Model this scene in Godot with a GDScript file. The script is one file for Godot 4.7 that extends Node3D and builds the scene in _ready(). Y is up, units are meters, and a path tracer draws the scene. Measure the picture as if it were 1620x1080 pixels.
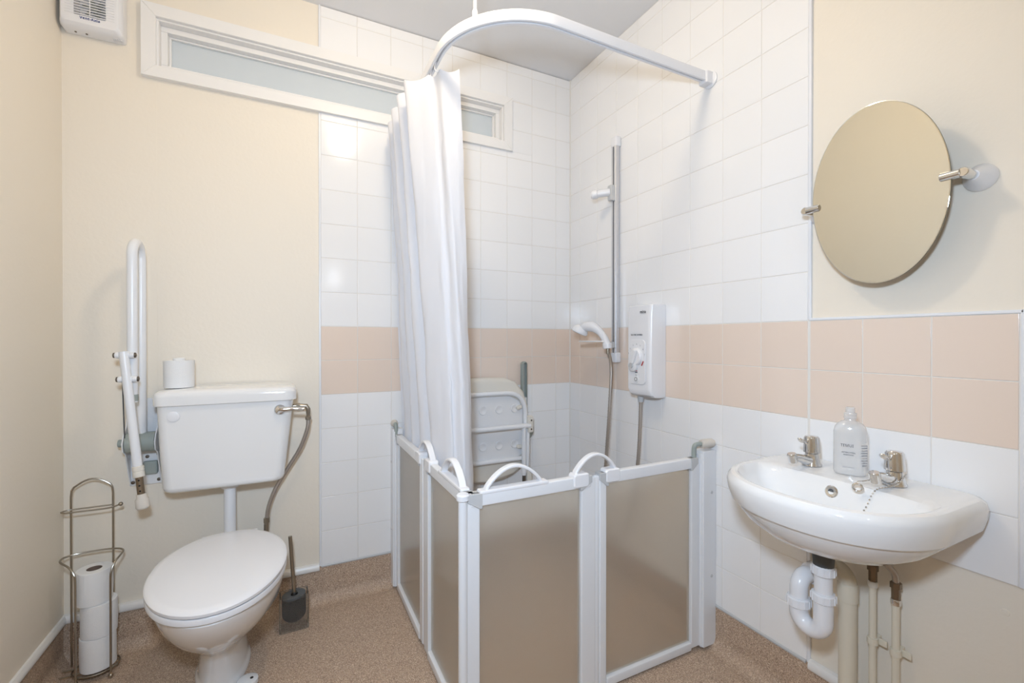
extends Node3D

const H := 2.604          # ceiling height
const LX := -2.145        # left wall
const FZ := 2.75          # wall behind the camera
const TB := 0.1537        # foot of the tiling
const BAND := 1.2037      # top of the pink band
const P := 0.15           # tile pitch

var M := {}
var used := {}
var rng := RandomNumberGenerator.new()

# ---------------------------------------------------------------- mesh building
class MB:
	var v := PackedVector3Array()
	var t := PackedInt32Array()

	func add(pv: PackedVector3Array, pt: PackedInt32Array, closed := true, xf := Transform3D()) -> void:
		var vol := 0.0
		if closed:
			var c := Vector3.ZERO
			for p in pv:
				c += p
			c /= pv.size()
			for i in range(0, pt.size(), 3):
				vol += (pv[pt[i]] - c).dot((pv[pt[i + 1]] - c).cross(pv[pt[i + 2]] - c))
		if xf.basis.determinant() < 0:
			vol = -vol
		var flip := closed and vol > 0.0     # Godot: front faces clockwise -> negative volume
		var base := v.size()
		for p in pv:
			v.append(xf * p)
		for i in range(0, pt.size(), 3):
			t.append(base + pt[i])
			if flip:
				t.append(base + pt[i + 2])
				t.append(base + pt[i + 1])
			else:
				t.append(base + pt[i + 1])
				t.append(base + pt[i + 2])

	func loft(rings: Array, cap0 := true, cap1 := true, xf := Transform3D(), ring_closed := true, closed := true, wrap := false) -> MB:
		var pv := PackedVector3Array()
		var pt := PackedInt32Array()
		var n: int = rings[0].size()
		for r in rings:
			pv.append_array(r)
		var rc := rings.size()
		for i in (rc if wrap else rc - 1):
			for j in (n if ring_closed else n - 1):
				var a := i * n + j
				var b := i * n + (j + 1) % n
				var c := ((i + 1) % rc) * n + (j + 1) % n
				var d := ((i + 1) % rc) * n + j
				pt.append_array(PackedInt32Array([a, b, c, a, c, d]))
		if not wrap:
			for k in 2:
				if (k == 0 and cap0) or (k == 1 and cap1):
					var ring: PackedVector3Array = rings[0] if k == 0 else rings[rc - 1]
					var c := Vector3.ZERO
					for p in ring:
						c += p
					c /= n
					var ci := pv.size()
					pv.append(c)
					var o := 0 if k == 0 else (rc - 1) * n
					for j in n:
						if k == 0:
							pt.append_array(PackedInt32Array([ci, o + (j + 1) % n, o + j]))
						else:
							pt.append_array(PackedInt32Array([ci, o + j, o + (j + 1) % n]))
		add(pv, pt, closed, xf)
		return self

	func rbox(size: Vector3, b := 0.003, at := Vector3.ZERO, xf := Transform3D(), seg := 3) -> MB:
		b = minf(b, 0.49 * minf(size.x, minf(size.y, size.z)))
		var rings := []
		var lv := [[-size.y / 2, b], [-size.y / 2 + b * 0.3, b * 0.3], [-size.y / 2 + b, 0.0], [size.y / 2 - b, 0.0], [size.y / 2 - b * 0.3, b * 0.3], [size.y / 2, b]]
		for l in lv:
			var r := PackedVector3Array()
			var hx: float = size.x / 2 - l[1]
			var hz: float = size.z / 2 - l[1]
			var cr: float = maxf(b - l[1], 0.0002)
			for q in 4:
				var cx: float = (hx - cr) * (1 if q == 0 or q == 3 else -1)
				var cz: float = (hz - cr) * (1 if q < 2 else -1)
				for s in seg + 1:
					var a := q * PI / 2 + s * PI / 2 / seg
					r.append(at + Vector3(cx + cr * cos(a), l[0], cz + cr * sin(a)))
			rings.append(r)
		return loft(rings, true, true, xf)

	func lathe(prof: Array, at := Vector3.ZERO, axis := Vector3.UP, seg := 24, cap0 := true, cap1 := true, xf := Transform3D()) -> MB:
		var b := Basis(Quaternion(Vector3.UP, axis.normalized())) if absf(axis.normalized().dot(Vector3.UP) + 1.0) > 1e-4 else Basis(Vector3.RIGHT, PI)
		var rings := []
		for p in prof:
			var r := PackedVector3Array()
			for s in seg:
				var a := s * TAU / seg
				r.append(at + b * Vector3(p.x * cos(a), p.y, p.x * sin(a)))
			rings.append(r)
		return loft(rings, cap0, cap1, xf)

	func tube(path: Array, rad, sides := 12, xf := Transform3D(), wrap := false) -> MB:
		var rings := []
		var n := path.size()
		var u := Vector3.ZERO
		for i in n:
			var a: Vector3 = path[(i - 1 + n) % n] if wrap else path[maxi(i - 1, 0)]
			var c: Vector3 = path[(i + 1) % n] if wrap else path[mini(i + 1, n - 1)]
			var tan := (c - a).normalized()
			if i == 0:
				u = tan.cross(Vector3.UP if absf(tan.y) < 0.9 else Vector3.RIGHT).normalized()
			u = (u - tan * u.dot(tan)).normalized()
			var w := tan.cross(u)
			var rr: float = rad[i] if rad is Array else rad
			var r := PackedVector3Array()
			for s in sides:
				var an := s * TAU / sides
				r.append(path[i] + (u * cos(an) + w * sin(an)) * rr)
			rings.append(r)
		return loft(rings, true, true, xf, true, true, wrap)

	func sweep(path: Array, prof: PackedVector2Array, up := Vector3.UP) -> MB:
		# profile x = sideways (tangent x up), y = along up
		var pv := PackedVector3Array()
		var pt := PackedInt32Array()
		var n := prof.size()
		for i in path.size():
			var a: Vector3 = path[maxi(i - 1, 0)]
			var c: Vector3 = path[mini(i + 1, path.size() - 1)]
			var tan := (c - a).normalized()
			var side := tan.cross(up).normalized()
			var u2 := side.cross(tan).normalized()
			for q in prof:
				pv.append(path[i] + side * q.x + u2 * q.y)
		for i in path.size() - 1:
			for j in n:
				var a := i * n + j
				var b := i * n + (j + 1) % n
				pt.append_array(PackedInt32Array([a, b, b + n, a, b + n, a + n]))
		var tri := Geometry2D.triangulate_polygon(prof)
		var ccw := 0.0
		for j in n:
			ccw += prof[j].cross(prof[(j + 1) % n])
		var o := (path.size() - 1) * n
		for k in range(0, tri.size(), 3):
			var x := tri[k]
			var y := tri[k + 1]
			var z := tri[k + 2]
			var tc := (prof[y] - prof[x]).cross(prof[z] - prof[x])
			if tc * ccw < 0:
				var w := y
				y = z
				z = w
			pt.append_array(PackedInt32Array([x, z, y, o + x, o + y, o + z]))
		add(pv, pt)
		return self

	func prism(poly: PackedVector2Array, depth: float, bevel := 0.002, xf := Transform3D()) -> MB:
		# outline in xy, thickness along z (centred); caps triangulated
		var n := poly.size()
		var ar := 0.0
		for j in n:
			ar += poly[j].cross(poly[(j + 1) % n])
		var sg := signf(ar)
		var inner := PackedVector2Array()
		for j in n:
			var a := poly[(j - 1 + n) % n]
			var c := poly[(j + 1) % n]
			var e1 := (poly[j] - a).normalized()
			var e2 := (c - poly[j]).normalized()
			var nn := Vector2(-(e1.y + e2.y), e1.x + e2.x).normalized() * sg
			inner.append(poly[j] + nn * bevel)
		var pv := PackedVector3Array()
		var pt := PackedInt32Array()
		for l in [[inner, -depth / 2], [poly, -depth / 2 + bevel], [poly, depth / 2 - bevel], [inner, depth / 2]]:
			for q in l[0]:
				pv.append(Vector3(q.x, q.y, l[1]))
		for i in 3:
			for j in n:
				var a := i * n + j
				var b := i * n + (j + 1) % n
				pt.append_array(PackedInt32Array([a, b, b + n, a, b + n, a + n]))
		var tri := Geometry2D.triangulate_polygon(inner)
		for k in range(0, tri.size(), 3):
			var x := tri[k]
			var y := tri[k + 1]
			var z := tri[k + 2]
			if (inner[y] - inner[x]).cross(inner[z] - inner[x]) * sg < 0:
				var w := y
				y = z
				z = w
			pt.append_array(PackedInt32Array([x, z, y, 3 * n + x, 3 * n + y, 3 * n + z]))
		add(pv, pt, true, xf)
		return self

	func sphere(r: float, at := Vector3.ZERO, seg := 14) -> MB:
		var pr := []
		for i in range(1, seg / 2 + 2):
			var a := -PI / 2 + (i - 0.5) * PI / (seg / 2 + 1)
			pr.append(Vector2(r * cos(a), r * sin(a)))
		return lathe(pr, at, Vector3.UP, seg)

	func mesh(limit := 40.0) -> ArrayMesh:
		var cosl := cos(deg_to_rad(limit))
		var nt := t.size() / 3
		var fn := PackedVector3Array()
		fn.resize(nt)
		var around := {}
		for i in nt:
			var n := -(v[t[i * 3 + 1]] - v[t[i * 3]]).cross(v[t[i * 3 + 2]] - v[t[i * 3]])
			fn[i] = n
			for k in 3:
				var key := t[i * 3 + k]
				if not around.has(key):
					around[key] = PackedInt32Array()
				around[key].append(i)
		var ov := PackedVector3Array()
		var on := PackedVector3Array()
		for i in nt:
			if fn[i].length_squared() < 1e-22:
				continue
			var me := fn[i].normalized()
			for k in 3:
				var key := t[i * 3 + k]
				var s := Vector3.ZERO
				for f in around[key]:
					var q := fn[f].normalized()
					if q.dot(me) >= cosl:
						s += fn[f]
				ov.append(v[key])
				on.append(s.normalized() if s.length_squared() > 1e-24 else me)
		var arr := []
		arr.resize(Mesh.ARRAY_MAX)
		arr[Mesh.ARRAY_VERTEX] = ov
		arr[Mesh.ARRAY_NORMAL] = on
		var m := ArrayMesh.new()
		m.add_surface_from_arrays(Mesh.PRIMITIVE_TRIANGLES, arr)
		return m


func part(called: String, b, mat: Material, parent: Node, limit := 40.0) -> MeshInstance3D:
	var o := MeshInstance3D.new()
	o.name = called
	o.mesh = b.mesh(limit) if b is MB else b
	o.material_override = mat
	parent.add_child(o, true)
	return o


func numbered(n: String) -> String:
	var k: int = used.get(n, 0)
	used[n] = k + 1
	return n if k == 0 else "%s_%03d" % [n, k]


func thing(called: String, label: String, category: String, at := Vector3.ZERO, group := "") -> Node3D:
	var o := Node3D.new()
	o.name = numbered(called)
	add_child(o)
	o.position = at
	o.set_meta("label", label)
	o.set_meta("category", category)
	if group:
		o.set_meta("group", group)
	return o


func struct(called: String, label: String, category: String) -> Node3D:
	var o := thing(called, label, category)
	o.set_meta("kind", "structure")
	return o


func smooth(ctrl: Array, per := 8) -> Array:
	var out := []
	var n := ctrl.size()
	for i in n - 1:
		var p0: Vector3 = ctrl[maxi(i - 1, 0)]
		var p1: Vector3 = ctrl[i]
		var p2: Vector3 = ctrl[i + 1]
		var p3: Vector3 = ctrl[mini(i + 2, n - 1)]
		for s in per:
			out.append(p1.cubic_interpolate(p2, p0, p3, float(s) / per))
	out.append(ctrl[n - 1])
	return out


func arc(c: Vector3, a: Vector3, b: Vector3, from: float, to: float, n := 10) -> Array:
	var out := []
	for i in n + 1:
		var t: float = lerpf(from, to, float(i) / n)
		out.append(c + a * cos(t) + b * sin(t))
	return out


func rrect(w: float, h: float, r: float, seg := 5) -> PackedVector2Array:
	var o := PackedVector2Array()
	for q in 4:
		var cx := (w / 2 - r) * (1 if q == 0 or q == 3 else -1)
		var cy := (h / 2 - r) * (1 if q < 2 else -1)
		for s in seg + 1:
			var a := q * PI / 2 + s * PI / 2 / seg
			o.append(Vector2(cx + r * cos(a), cy + r * sin(a)))
	return o


func text(called: String, s: String, size: float, mat: Material, parent: Node, xf: Transform3D, bold := false) -> void:
	var tm := TextMesh.new()
	var f := SystemFont.new()
	f.font_names = PackedStringArray(["Droid Sans"])
	if bold:
		f.font_weight = 700
	tm.font = f
	tm.text = s
	tm.font_size = 32
	tm.pixel_size = size / 32.0
	tm.depth = 0.0006
	var o := MeshInstance3D.new()
	o.name = called
	o.mesh = tm
	o.material_override = mat
	o.transform = xf
	parent.add_child(o, true)


# ---------------------------------------------------------------- materials
func mat(c: Color, rough := 0.5, metal := 0.0) -> StandardMaterial3D:
	var m := StandardMaterial3D.new()
	m.albedo_color = c
	m.roughness = rough
	m.metallic = metal
	return m


func noise_tex(freq: float, a: Color, b: Color, size := 512, seed_ := 1, oct := 3) -> NoiseTexture2D:
	var n := FastNoiseLite.new()
	n.noise_type = FastNoiseLite.TYPE_SIMPLEX_SMOOTH
	n.frequency = freq
	n.fractal_octaves = oct
	n.seed = seed_
	var tx := NoiseTexture2D.new()
	tx.width = size
	tx.height = size
	tx.seamless = true
	tx.noise = n
	var g := Gradient.new()
	g.set_color(0, a)
	g.set_color(1, b)
	tx.color_ramp = g
	return tx


func normal_tex(freq: float, size: int, seed_: int, strength: float) -> NoiseTexture2D:
	var tx := noise_tex(freq, Color.BLACK, Color.WHITE, size, seed_)
	tx.as_normal_map = true
	tx.bump_strength = strength
	return tx


func vinyl_tex() -> ImageTexture:
	var s := 1024
	var im := Image.create(s, s, false, Image.FORMAT_RGB8)
	var r := RandomNumberGenerator.new()
	r.seed = 77
	var base := Color8(188, 163, 142)
	im.fill(base)
	var tones := [Color8(216, 192, 166), Color8(152, 127, 108), Color8(202, 176, 152), Color8(170, 144, 123), Color8(233, 216, 194), Color8(134, 112, 98), Color8(192, 164, 138)]
	for k in 90000:
		var c: Color = tones[r.randi() % tones.size()]
		var x := r.randi() % s
		var y := r.randi() % s
		var w := 2 + r.randi() % 4
		var h := 2 + r.randi() % 4
		for i in w:
			for j in h:
				if (i == 0 or i == w - 1) and (j == 0 or j == h - 1) and w > 2 and h > 2:
					continue
				im.set_pixel((x + i) % s, (y + j) % s, c)
	return ImageTexture.create_from_image(im)


func materials() -> void:
	M.cream = mat(Color(0.948, 0.908, 0.846), 0.55)
	M.cream.normal_enabled = true
	M.cream.normal_texture = normal_tex(0.03, 512, 5, 1.5)
	M.cream.normal_scale = 0.25
	M.cream.uv1_triplanar = true
	M.cream.uv1_world_triplanar = true
	M.cream.uv1_scale = Vector3(3, 3, 3)
	M.ceil = mat(Color(0.93, 0.925, 0.925), 0.8)
	M.white_tiles = [mat(Color(0.968, 0.96, 0.955), 0.1), mat(Color(0.96, 0.953, 0.948), 0.12)]
	M.pink_tiles = [mat(Color(0.932, 0.858, 0.798), 0.1), mat(Color(0.924, 0.85, 0.79), 0.11)]
	M.grout = mat(Color(0.918, 0.897, 0.87), 0.85)
	M.trim = mat(Color(0.93, 0.93, 0.94), 0.3)
	M.gloss_paint = mat(Color(0.94, 0.925, 0.905), 0.3)
	M.window_paint = mat(Color(0.95, 0.938, 0.925), 0.35)
	M.vinyl = mat(Color.WHITE, 0.6)
	M.vinyl.albedo_texture = vinyl_tex()
	M.vinyl.uv1_triplanar = true
	M.vinyl.uv1_world_triplanar = true
	M.vinyl.uv1_scale = Vector3(1.7, 1.7, 1.7)
	M.porcelain = mat(Color(0.95, 0.945, 0.94), 0.06)
	M.porcelain.clearcoat_enabled = true
	M.porcelain.clearcoat = 0.5
	M.porcelain.clearcoat_roughness = 0.03
	M.plastic = mat(Color(0.94, 0.935, 0.94), 0.25)
	M.plastic_satin = mat(Color(0.92, 0.915, 0.915), 0.4)
	M.ivory = mat(Color(0.9, 0.875, 0.83), 0.4)
	M.rubber_cream = mat(Color(0.85, 0.82, 0.78), 0.6)
	M.powder = mat(Color(0.93, 0.93, 0.935), 0.28)
	M.grey_plastic = mat(Color(0.62, 0.65, 0.63), 0.4)
	M.light_grey = mat(Color(0.78, 0.78, 0.78), 0.4)
	M.chrome = mat(Color(0.88, 0.88, 0.88), 0.07, 1.0)
	M.steel = mat(Color(0.66, 0.63, 0.58), 0.3, 1.0)
	M.satin_alu = mat(Color(0.86, 0.86, 0.87), 0.42, 0.8)
	M.hose = mat(Color(0.74, 0.71, 0.68), 0.42, 0.9)
	M.brass = mat(Color(0.55, 0.49, 0.42), 0.4, 1.0)
	M.dark = mat(Color(0.07, 0.07, 0.075), 0.5)
	M.black_gloss = mat(Color(0.02, 0.02, 0.02), 0.3)
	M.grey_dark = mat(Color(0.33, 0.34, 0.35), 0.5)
	M.dark_strip = mat(Color(0.3, 0.31, 0.34), 0.5)
	M.screw = mat(Color(0.42, 0.38, 0.34), 0.4, 0.6)
	M.paper = mat(Color(0.94, 0.935, 0.93), 0.95)
	M.paper.normal_enabled = true
	M.paper.normal_texture = normal_tex(0.06, 256, 9, 3.0)
	M.paper.normal_scale = 0.5
	M.paper.uv1_triplanar = true
	M.paper.uv1_scale = Vector3(12, 12, 12)
	M.card = mat(Color(0.5, 0.43, 0.38), 0.9)
	M.curtain = mat(Color(0.915, 0.91, 0.92), 0.7)
	M.curtain.backlight_enabled = true
	M.curtain.backlight = Color(0.6, 0.6, 0.6)
	M.mirror = mat(Color(0.93, 0.93, 0.9), 0.02, 1.0)
	M.mirror_edge = mat(Color(0.45, 0.45, 0.4), 0.25, 0.6)
	M.frost = mat(Color(0.98, 0.95, 0.90, 0.17), 0.25)
	M.frost.refraction_enabled = true
	M.frost.transparency = BaseMaterial3D.TRANSPARENCY_ALPHA
	M.frost.refraction_scale = 0.03
	M.pane = mat(Color(0.87, 0.89, 0.90, 0.7), 0.5)
	M.pane.transparency = BaseMaterial3D.TRANSPARENCY_ALPHA
	M.clear = mat(Color(0.97, 0.97, 0.96, 0.02), 0.03)
	M.clear.refraction_enabled = true
	M.clear.refraction_scale = 0.045
	M.clear.transparency = BaseMaterial3D.TRANSPARENCY_ALPHA
	M.bottle = mat(Color(0.93, 0.93, 0.93, 0.45), 0.12)
	M.bottle.transparency = BaseMaterial3D.TRANSPARENCY_ALPHA
	M.print = mat(Color(0.28, 0.28, 0.3), 0.6)
	M.print_light = mat(Color(0.62, 0.62, 0.64), 0.6)
	M.blue_print = mat(Color(0.2, 0.25, 0.5), 0.6)
	M.red_print = mat(Color(0.7, 0.2, 0.2), 0.6)
	M.pipe_paint = mat(Color(0.9, 0.86, 0.78), 0.4)
	M.door_wood = mat(Color(0.92, 0.91, 0.89), 0.4)


# ---------------------------------------------------------------- scene
func _ready() -> void:
	rng.seed = 5
	camera_and_light()
	materials()
	build_structure()
	build_window()
	build_lamp()
	build_screens()
	build_curtain()
	build_basin()
	build_toilet()
	build_mirror()
	build_grab_rail()
	build_shower()
	build_seat()
	build_fan()
	build_roll_holder()
	build_brush()
	build_basin_pipes()
	build_basin_fittings()


func camera_and_light() -> void:
	var cam := Camera3D.new()
	cam.name = "camera"
	cam.position = Vector3(-1.431, 1.1463, 2.1374)
	cam.rotation = Vector3(-0.00455, -0.4619, 0)
	cam.fov = rad_to_deg(2.0 * atan(540.0 / 713.6))
	cam.near = 0.02
	add_child(cam)
	cam.current = true

	var we := WorldEnvironment.new()
	we.name = "world"
	var env := Environment.new()
	env.background_mode = Environment.BG_SKY
	var sky := Sky.new()
	var sm := ProceduralSkyMaterial.new()
	sm.sky_top_color = Color(0.84, 0.87, 0.89)
	sm.sky_horizon_color = Color(0.90, 0.92, 0.93)
	sm.ground_bottom_color = Color(0.45, 0.44, 0.42)
	sm.ground_horizon_color = Color(0.8, 0.8, 0.8)
	sm.sun_angle_max = 0.0
	sky.sky_material = sm
	env.sky = sky
	env.tonemap_mode = Environment.TONE_MAPPER_LINEAR
	env.tonemap_exposure = 1.0
	env.sdfgi_enabled = true
	env.ssao_enabled = true
	env.ssil_enabled = true
	we.environment = env
	add_child(we)

	# the photographer's flash, just above the lens
	var fl := SpotLight3D.new()
	fl.name = "flash"
	fl.position = Vector3(-1.50, 1.42, 2.10)
	fl.rotation = Vector3(-0.12, -0.45, 0)
	fl.spot_angle = 78.0
	fl.spot_angle_attenuation = 1.0
	fl.spot_range = 10.0
	fl.light_color = Color(0.80, 0.895, 1.0)
	fl.light_energy = 2.1
	fl.light_size = 0.06
	fl.shadow_enabled = true
	add_child(fl)


func build_lamp() -> void:
	var l := thing("ceiling_lamp", "round white dome lamp on the ceiling beside the curtain rail", "ceiling lamp", Vector3(-1.10, H, 1.03))
	var b := MB.new().lathe([Vector2(0.16, 0.0), Vector2(0.165, -0.012), Vector2(0.16, -0.03)], Vector3.ZERO, Vector3.UP, 32)
	part("base", b, M.plastic, l)
	var gl := mat(Color(1, 0.97, 0.9), 0.3)
	gl.emission_enabled = true
	gl.emission = Color(1.0, 0.95, 0.86)
	gl.emission_energy_multiplier = 3.0
	var pr := []
	for i in 9:
		var a := i * PI / 2 / 8
		pr.append(Vector2(0.155 * cos(a) + 0.0005, -0.03 - 0.06 * sin(a)))
	part("glass_shade", MB.new().lathe(pr, Vector3.ZERO, Vector3.UP, 32), gl, l)
	var o := OmniLight3D.new()
	o.name = "lamp_light"
	o.position = Vector3(0, -0.165, 0)
	o.light_color = Color(1.0, 0.925, 0.80)
	o.light_energy = 0.34
	o.light_size = 0.07
	o.omni_range = 10.0
	o.omni_attenuation = 2.0
	o.shadow_enabled = true
	l.add_child(o)


var tile_cache := {}
func tile_mesh(w: float, h: float) -> ArrayMesh:
	var key := "%d_%d" % [roundi(w * 10000), roundi(h * 10000)]
	if not tile_cache.has(key):
		var th := 0.006
		var c := minf(0.0012, minf(w, h) * 0.2)
		var rings := []
		for q in [[0.0, -th], [0.0, -c], [c * 0.35, -c * 0.3], [c, 0.0]]:
			var x: float = w / 2 - q[0]
			var y: float = h / 2 - q[0]
			rings.append(PackedVector3Array([Vector3(-x, -y, q[1]), Vector3(x, -y, q[1]), Vector3(x, y, q[1]), Vector3(-x, y, q[1])]))
		tile_cache[key] = MB.new().loft(rings, false, true, Transform3D(), true, false).mesh(50.0)
		var probe: PackedVector3Array = tile_cache[key].surface_get_arrays(0)[Mesh.ARRAY_NORMAL]
		if probe[probe.size() - 1].z < 0:      # keep the glazed face outward
			var rr := []
			for r in rings:
				var q: PackedVector3Array = r.duplicate()
				q.reverse()
				rr.append(q)
			tile_cache[key] = MB.new().loft(rr, false, true, Transform3D(), true, false).mesh(50.0)
	return tile_cache[key]


# a rectangle minus a hole, as up to four rectangles
func minus(r: Rect2, hole: Rect2) -> Array:
	if not r.intersects(hole):
		return [r]
	var o := []
	var i := r.intersection(hole)
	if i.position.y > r.position.y:
		o.append(Rect2(r.position.x, r.position.y, r.size.x, i.position.y - r.position.y))
	if i.end.y < r.end.y:
		o.append(Rect2(r.position.x, i.end.y, r.size.x, r.end.y - i.end.y))
	if i.position.x > r.position.x:
		o.append(Rect2(r.position.x, i.position.y, i.position.x - r.position.x, i.size.y))
	if i.end.x < r.end.x:
		o.append(Rect2(i.end.x, i.position.y, r.end.x - i.end.x, i.size.y))
	return o


func lay_tiles(parent: Node, xs: Array, ys: Array, basis: Basis, origin: Vector3, hole := Rect2(0, 0, 0, 0)) -> void:
	var g := 0.0012
	for i in xs.size() - 1:
		for j in ys.size() - 1:
			var mid: float = (ys[j] + ys[j + 1]) / 2
			var pink := mid < BAND and mid > BAND - 2 * P
			var cell := Rect2(xs[i] + g, ys[j] + g, xs[i + 1] - xs[i] - 2 * g, ys[j + 1] - ys[j] - 2 * g)
			var pieces := minus(cell, hole) if hole.size.x > 0 else [cell]
			for r in pieces:
				if r.size.x < 0.004 or r.size.y < 0.004:
					continue
				var o := MeshInstance3D.new()
				o.name = "tile"
				o.mesh = tile_mesh(r.size.x, r.size.y)
				o.material_override = (M.pink_tiles if pink else M.white_tiles)[rng.randi() % 2]
				var tilt := Basis.from_euler(Vector3(rng.randf_range(-1, 1) * 0.0022, rng.randf_range(-1, 1) * 0.0022, 0))
				o.transform = Transform3D(basis * tilt, origin + basis * Vector3(r.get_center().x, r.get_center().y, 0))
				parent.add_child(o, true)


func rows(from: float, to: float) -> Array:
	var ys := [from]
	for k in range(-12, 12):
		var y := BAND + k * P
		if y > from + 0.01 and y < to - 0.01:
			ys.append(y)
	ys.append(to)
	return ys


func build_structure() -> void:
	var f := struct("floor", "brown speckled safety vinyl floor coved up the walls", "floor")
	part("vinyl_sheet", MB.new().rbox(Vector3(-LX + 0.2, 0.1, FZ + 0.2), 0.001, Vector3(LX / 2, -0.05, FZ / 2)), M.vinyl, f)
	# coved upstand: profile (x away from the wall, y up)
	var prof := PackedVector2Array()
	var R := 0.045
	prof.append(Vector2(-0.012, -0.005))
	prof.append(Vector2(-0.012, TB - 0.002))
	prof.append(Vector2(0.001, TB - 0.002))
	for i in 9:
		var a := PI + i * PI / 2 / 8
		prof.append(Vector2(0.001 + R + R * cos(a), 0.0005 + R + R * sin(a)))
	prof.append(Vector2(0.001 + R, -0.005))
	# side = tangent x up ; path directions chosen so that +side points into the room
	part("coved_edge", MB.new().sweep([Vector3(0.0, 0, 0), Vector3(LX, 0, 0)], flipx(prof)), M.vinyl, f)
	part("coved_edge", MB.new().sweep([Vector3(0, 0, FZ), Vector3(0, 0, 0)], flipx(prof)), M.vinyl, f)
	part("coved_edge", MB.new().sweep([Vector3(LX, 0, 0), Vector3(LX, 0, FZ)], flipx(prof)), M.vinyl, f)

	var c := struct("ceiling", "plain white painted ceiling", "ceiling")
	part("plasterboard", MB.new().rbox(Vector3(-LX + 0.3, 0.1, FZ + 0.3), 0.001, Vector3(LX / 2, H + 0.05, FZ / 2)), M.ceil, c)

	# back wall with the window opening
	var wb := struct("wall_back", "cream painted back wall, white tiled from the toilet to the corner with a pink band", "wall")
	var wx0 := -1.875
	var wx1 := -0.417
	var wy0 := 2.178
	var wy1 := 2.366
	var b := MB.new()
	var zf := -0.007
	var th := 0.12
	slab(b, LX - 0.12, wx0, 0.0, H, zf - th, zf)
	slab(b, wx1, 0.12, 0.0, H, zf - th, zf)
	slab(b, wx0, wx1, 0.0, wy0, zf - th, zf)
	slab(b, wx0, wx1, wy1, H, zf - th, zf)
	part("plaster", b, M.cream, wb)
	var gb := MB.new()
	for r in minus(Rect2(-1.302, TB - 0.003, 1.302, H - TB), Rect2(wx0, wy0, wx1 - wx0, wy1 - wy0)):
		gb.rbox(Vector3(r.size.x, r.size.y, 0.006), 0.0003, Vector3(r.get_center().x, r.get_center().y, -0.0045))
	part("grout_bed", gb, M.grout, wb)
	var xs := [-1.300]
	for k in range(7, -1, -1):
		xs.append(-(0.095 + k * 0.1503))
	xs.append(-0.002)
	lay_tiles(wb, xs, rows(TB, H - 0.002), Basis(), Vector3.ZERO, Rect2(-1.915, 2.138, 1.915 - 0.374, 0.27))

	# right wall
	var wr := struct("wall_right", "cream painted right wall with white tiling and a pink tile band round the shower and basin", "wall")
	part("plaster", MB.new().rbox(Vector3(0.12, H, FZ + 0.24), 0.0005, Vector3(0.007 + 0.06, H / 2, FZ / 2)), M.cream, wr)
	var zs := [0.002]
	for k in 9:
		zs.append(0.0962 + k * 0.1503)
	zs[9] = 1.302
	var gr := MB.new()
	gr.rbox(Vector3(0.006, H - TB, 1.304), 0.0003, Vector3(0.0045, (H + TB) / 2, 0.652))
	gr.rbox(Vector3(0.006, 4 * P, 0.448), 0.0003, Vector3(0.0045, BAND - 2 * P, 1.304 + 0.224))
	part("grout_bed", gr, M.grout, wr)
	var bas := Basis(Vector3(0, 0, 1), Vector3(0, 1, 0), Vector3(-1, 0, 0))
	lay_tiles(wr, zs, rows(TB, H - 0.002), bas, Vector3.ZERO)
	lay_tiles(wr, [1.308, 1.449, 1.599, 1.75], rows(BAND - 4 * P, BAND), bas, Vector3.ZERO)

	var wl := struct("wall_left", "plain cream painted wall behind the toilet roll stand", "wall")
	part("plaster", MB.new().rbox(Vector3(0.12, H, FZ + 0.24), 0.0005, Vector3(LX - 0.06, H / 2, FZ / 2)), M.cream, wl)
	var wf := struct("wall_front", "cream painted wall facing the shower", "wall")
	part("plaster", MB.new().rbox(Vector3(-LX + 0.3, H, 0.12), 0.0005, Vector3(LX / 2, H / 2, FZ + 0.06)), M.cream, wf)

	part("corner_grout", MB.new().rbox(Vector3(0.007, H - TB, 0.007), 0.0015, Vector3(-0.0005, (H + TB) / 2, 0.0005)), M.grout, wr)
	part("filled_hole", MB.new().lathe([Vector2(0.008, -0.001), Vector2(0.007, 0.0015), Vector2(0.001, 0.002)], Vector3(0.0068, 0.535, 1.728), Vector3(-1, 0, 0), 14), M.cream, wr)
	# tile edge trims
	var tl := struct("trim_1", "thin white plastic strip between cream paint and white tiles on the back wall", "tile trim")
	part("strip", MB.new().rbox(Vector3(0.008, 2.134 - TB, 0.009), 0.002, Vector3(-1.3035, (2.134 + TB) / 2, -0.003)), M.trim, tl)
	part("strip", MB.new().rbox(Vector3(0.008, H - 2.412, 0.009), 0.002, Vector3(-1.3035, (H + 2.412) / 2, -0.003)), M.trim, tl)
	var t2 := struct("trim_2", "upright white plastic strip where shower tiles meet cream paint left of the mirror", "tile trim")
	part("strip", MB.new().rbox(Vector3(0.009, H - BAND - 0.004, 0.009), 0.002, Vector3(0.003, (H + BAND) / 2 + 0.002, 1.3065)), M.trim, t2)
	var t3 := struct("trim_3", "white plastic strip along the top and end of the basin tiles", "tile trim")
	part("strip", MB.new().rbox(Vector3(0.009, 0.008, 0.452), 0.002, Vector3(0.003, BAND + 0.004, 1.308 + 0.223)), M.trim, t3)
	part("strip", MB.new().rbox(Vector3(0.009, 4 * P + 0.008, 0.009), 0.002, Vector3(0.003, BAND - 2 * P + 0.004, 1.7555)), M.trim, t3)
	var t4 := struct("trim_4", "upright white plastic strip on the tile edge below the basin beside the trap", "tile trim")
	part("strip", MB.new().rbox(Vector3(0.009, BAND - 4 * P - TB, 0.009), 0.002, Vector3(0.003, (BAND - 4 * P + TB) / 2, 1.3065)), M.trim, t4)
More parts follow.
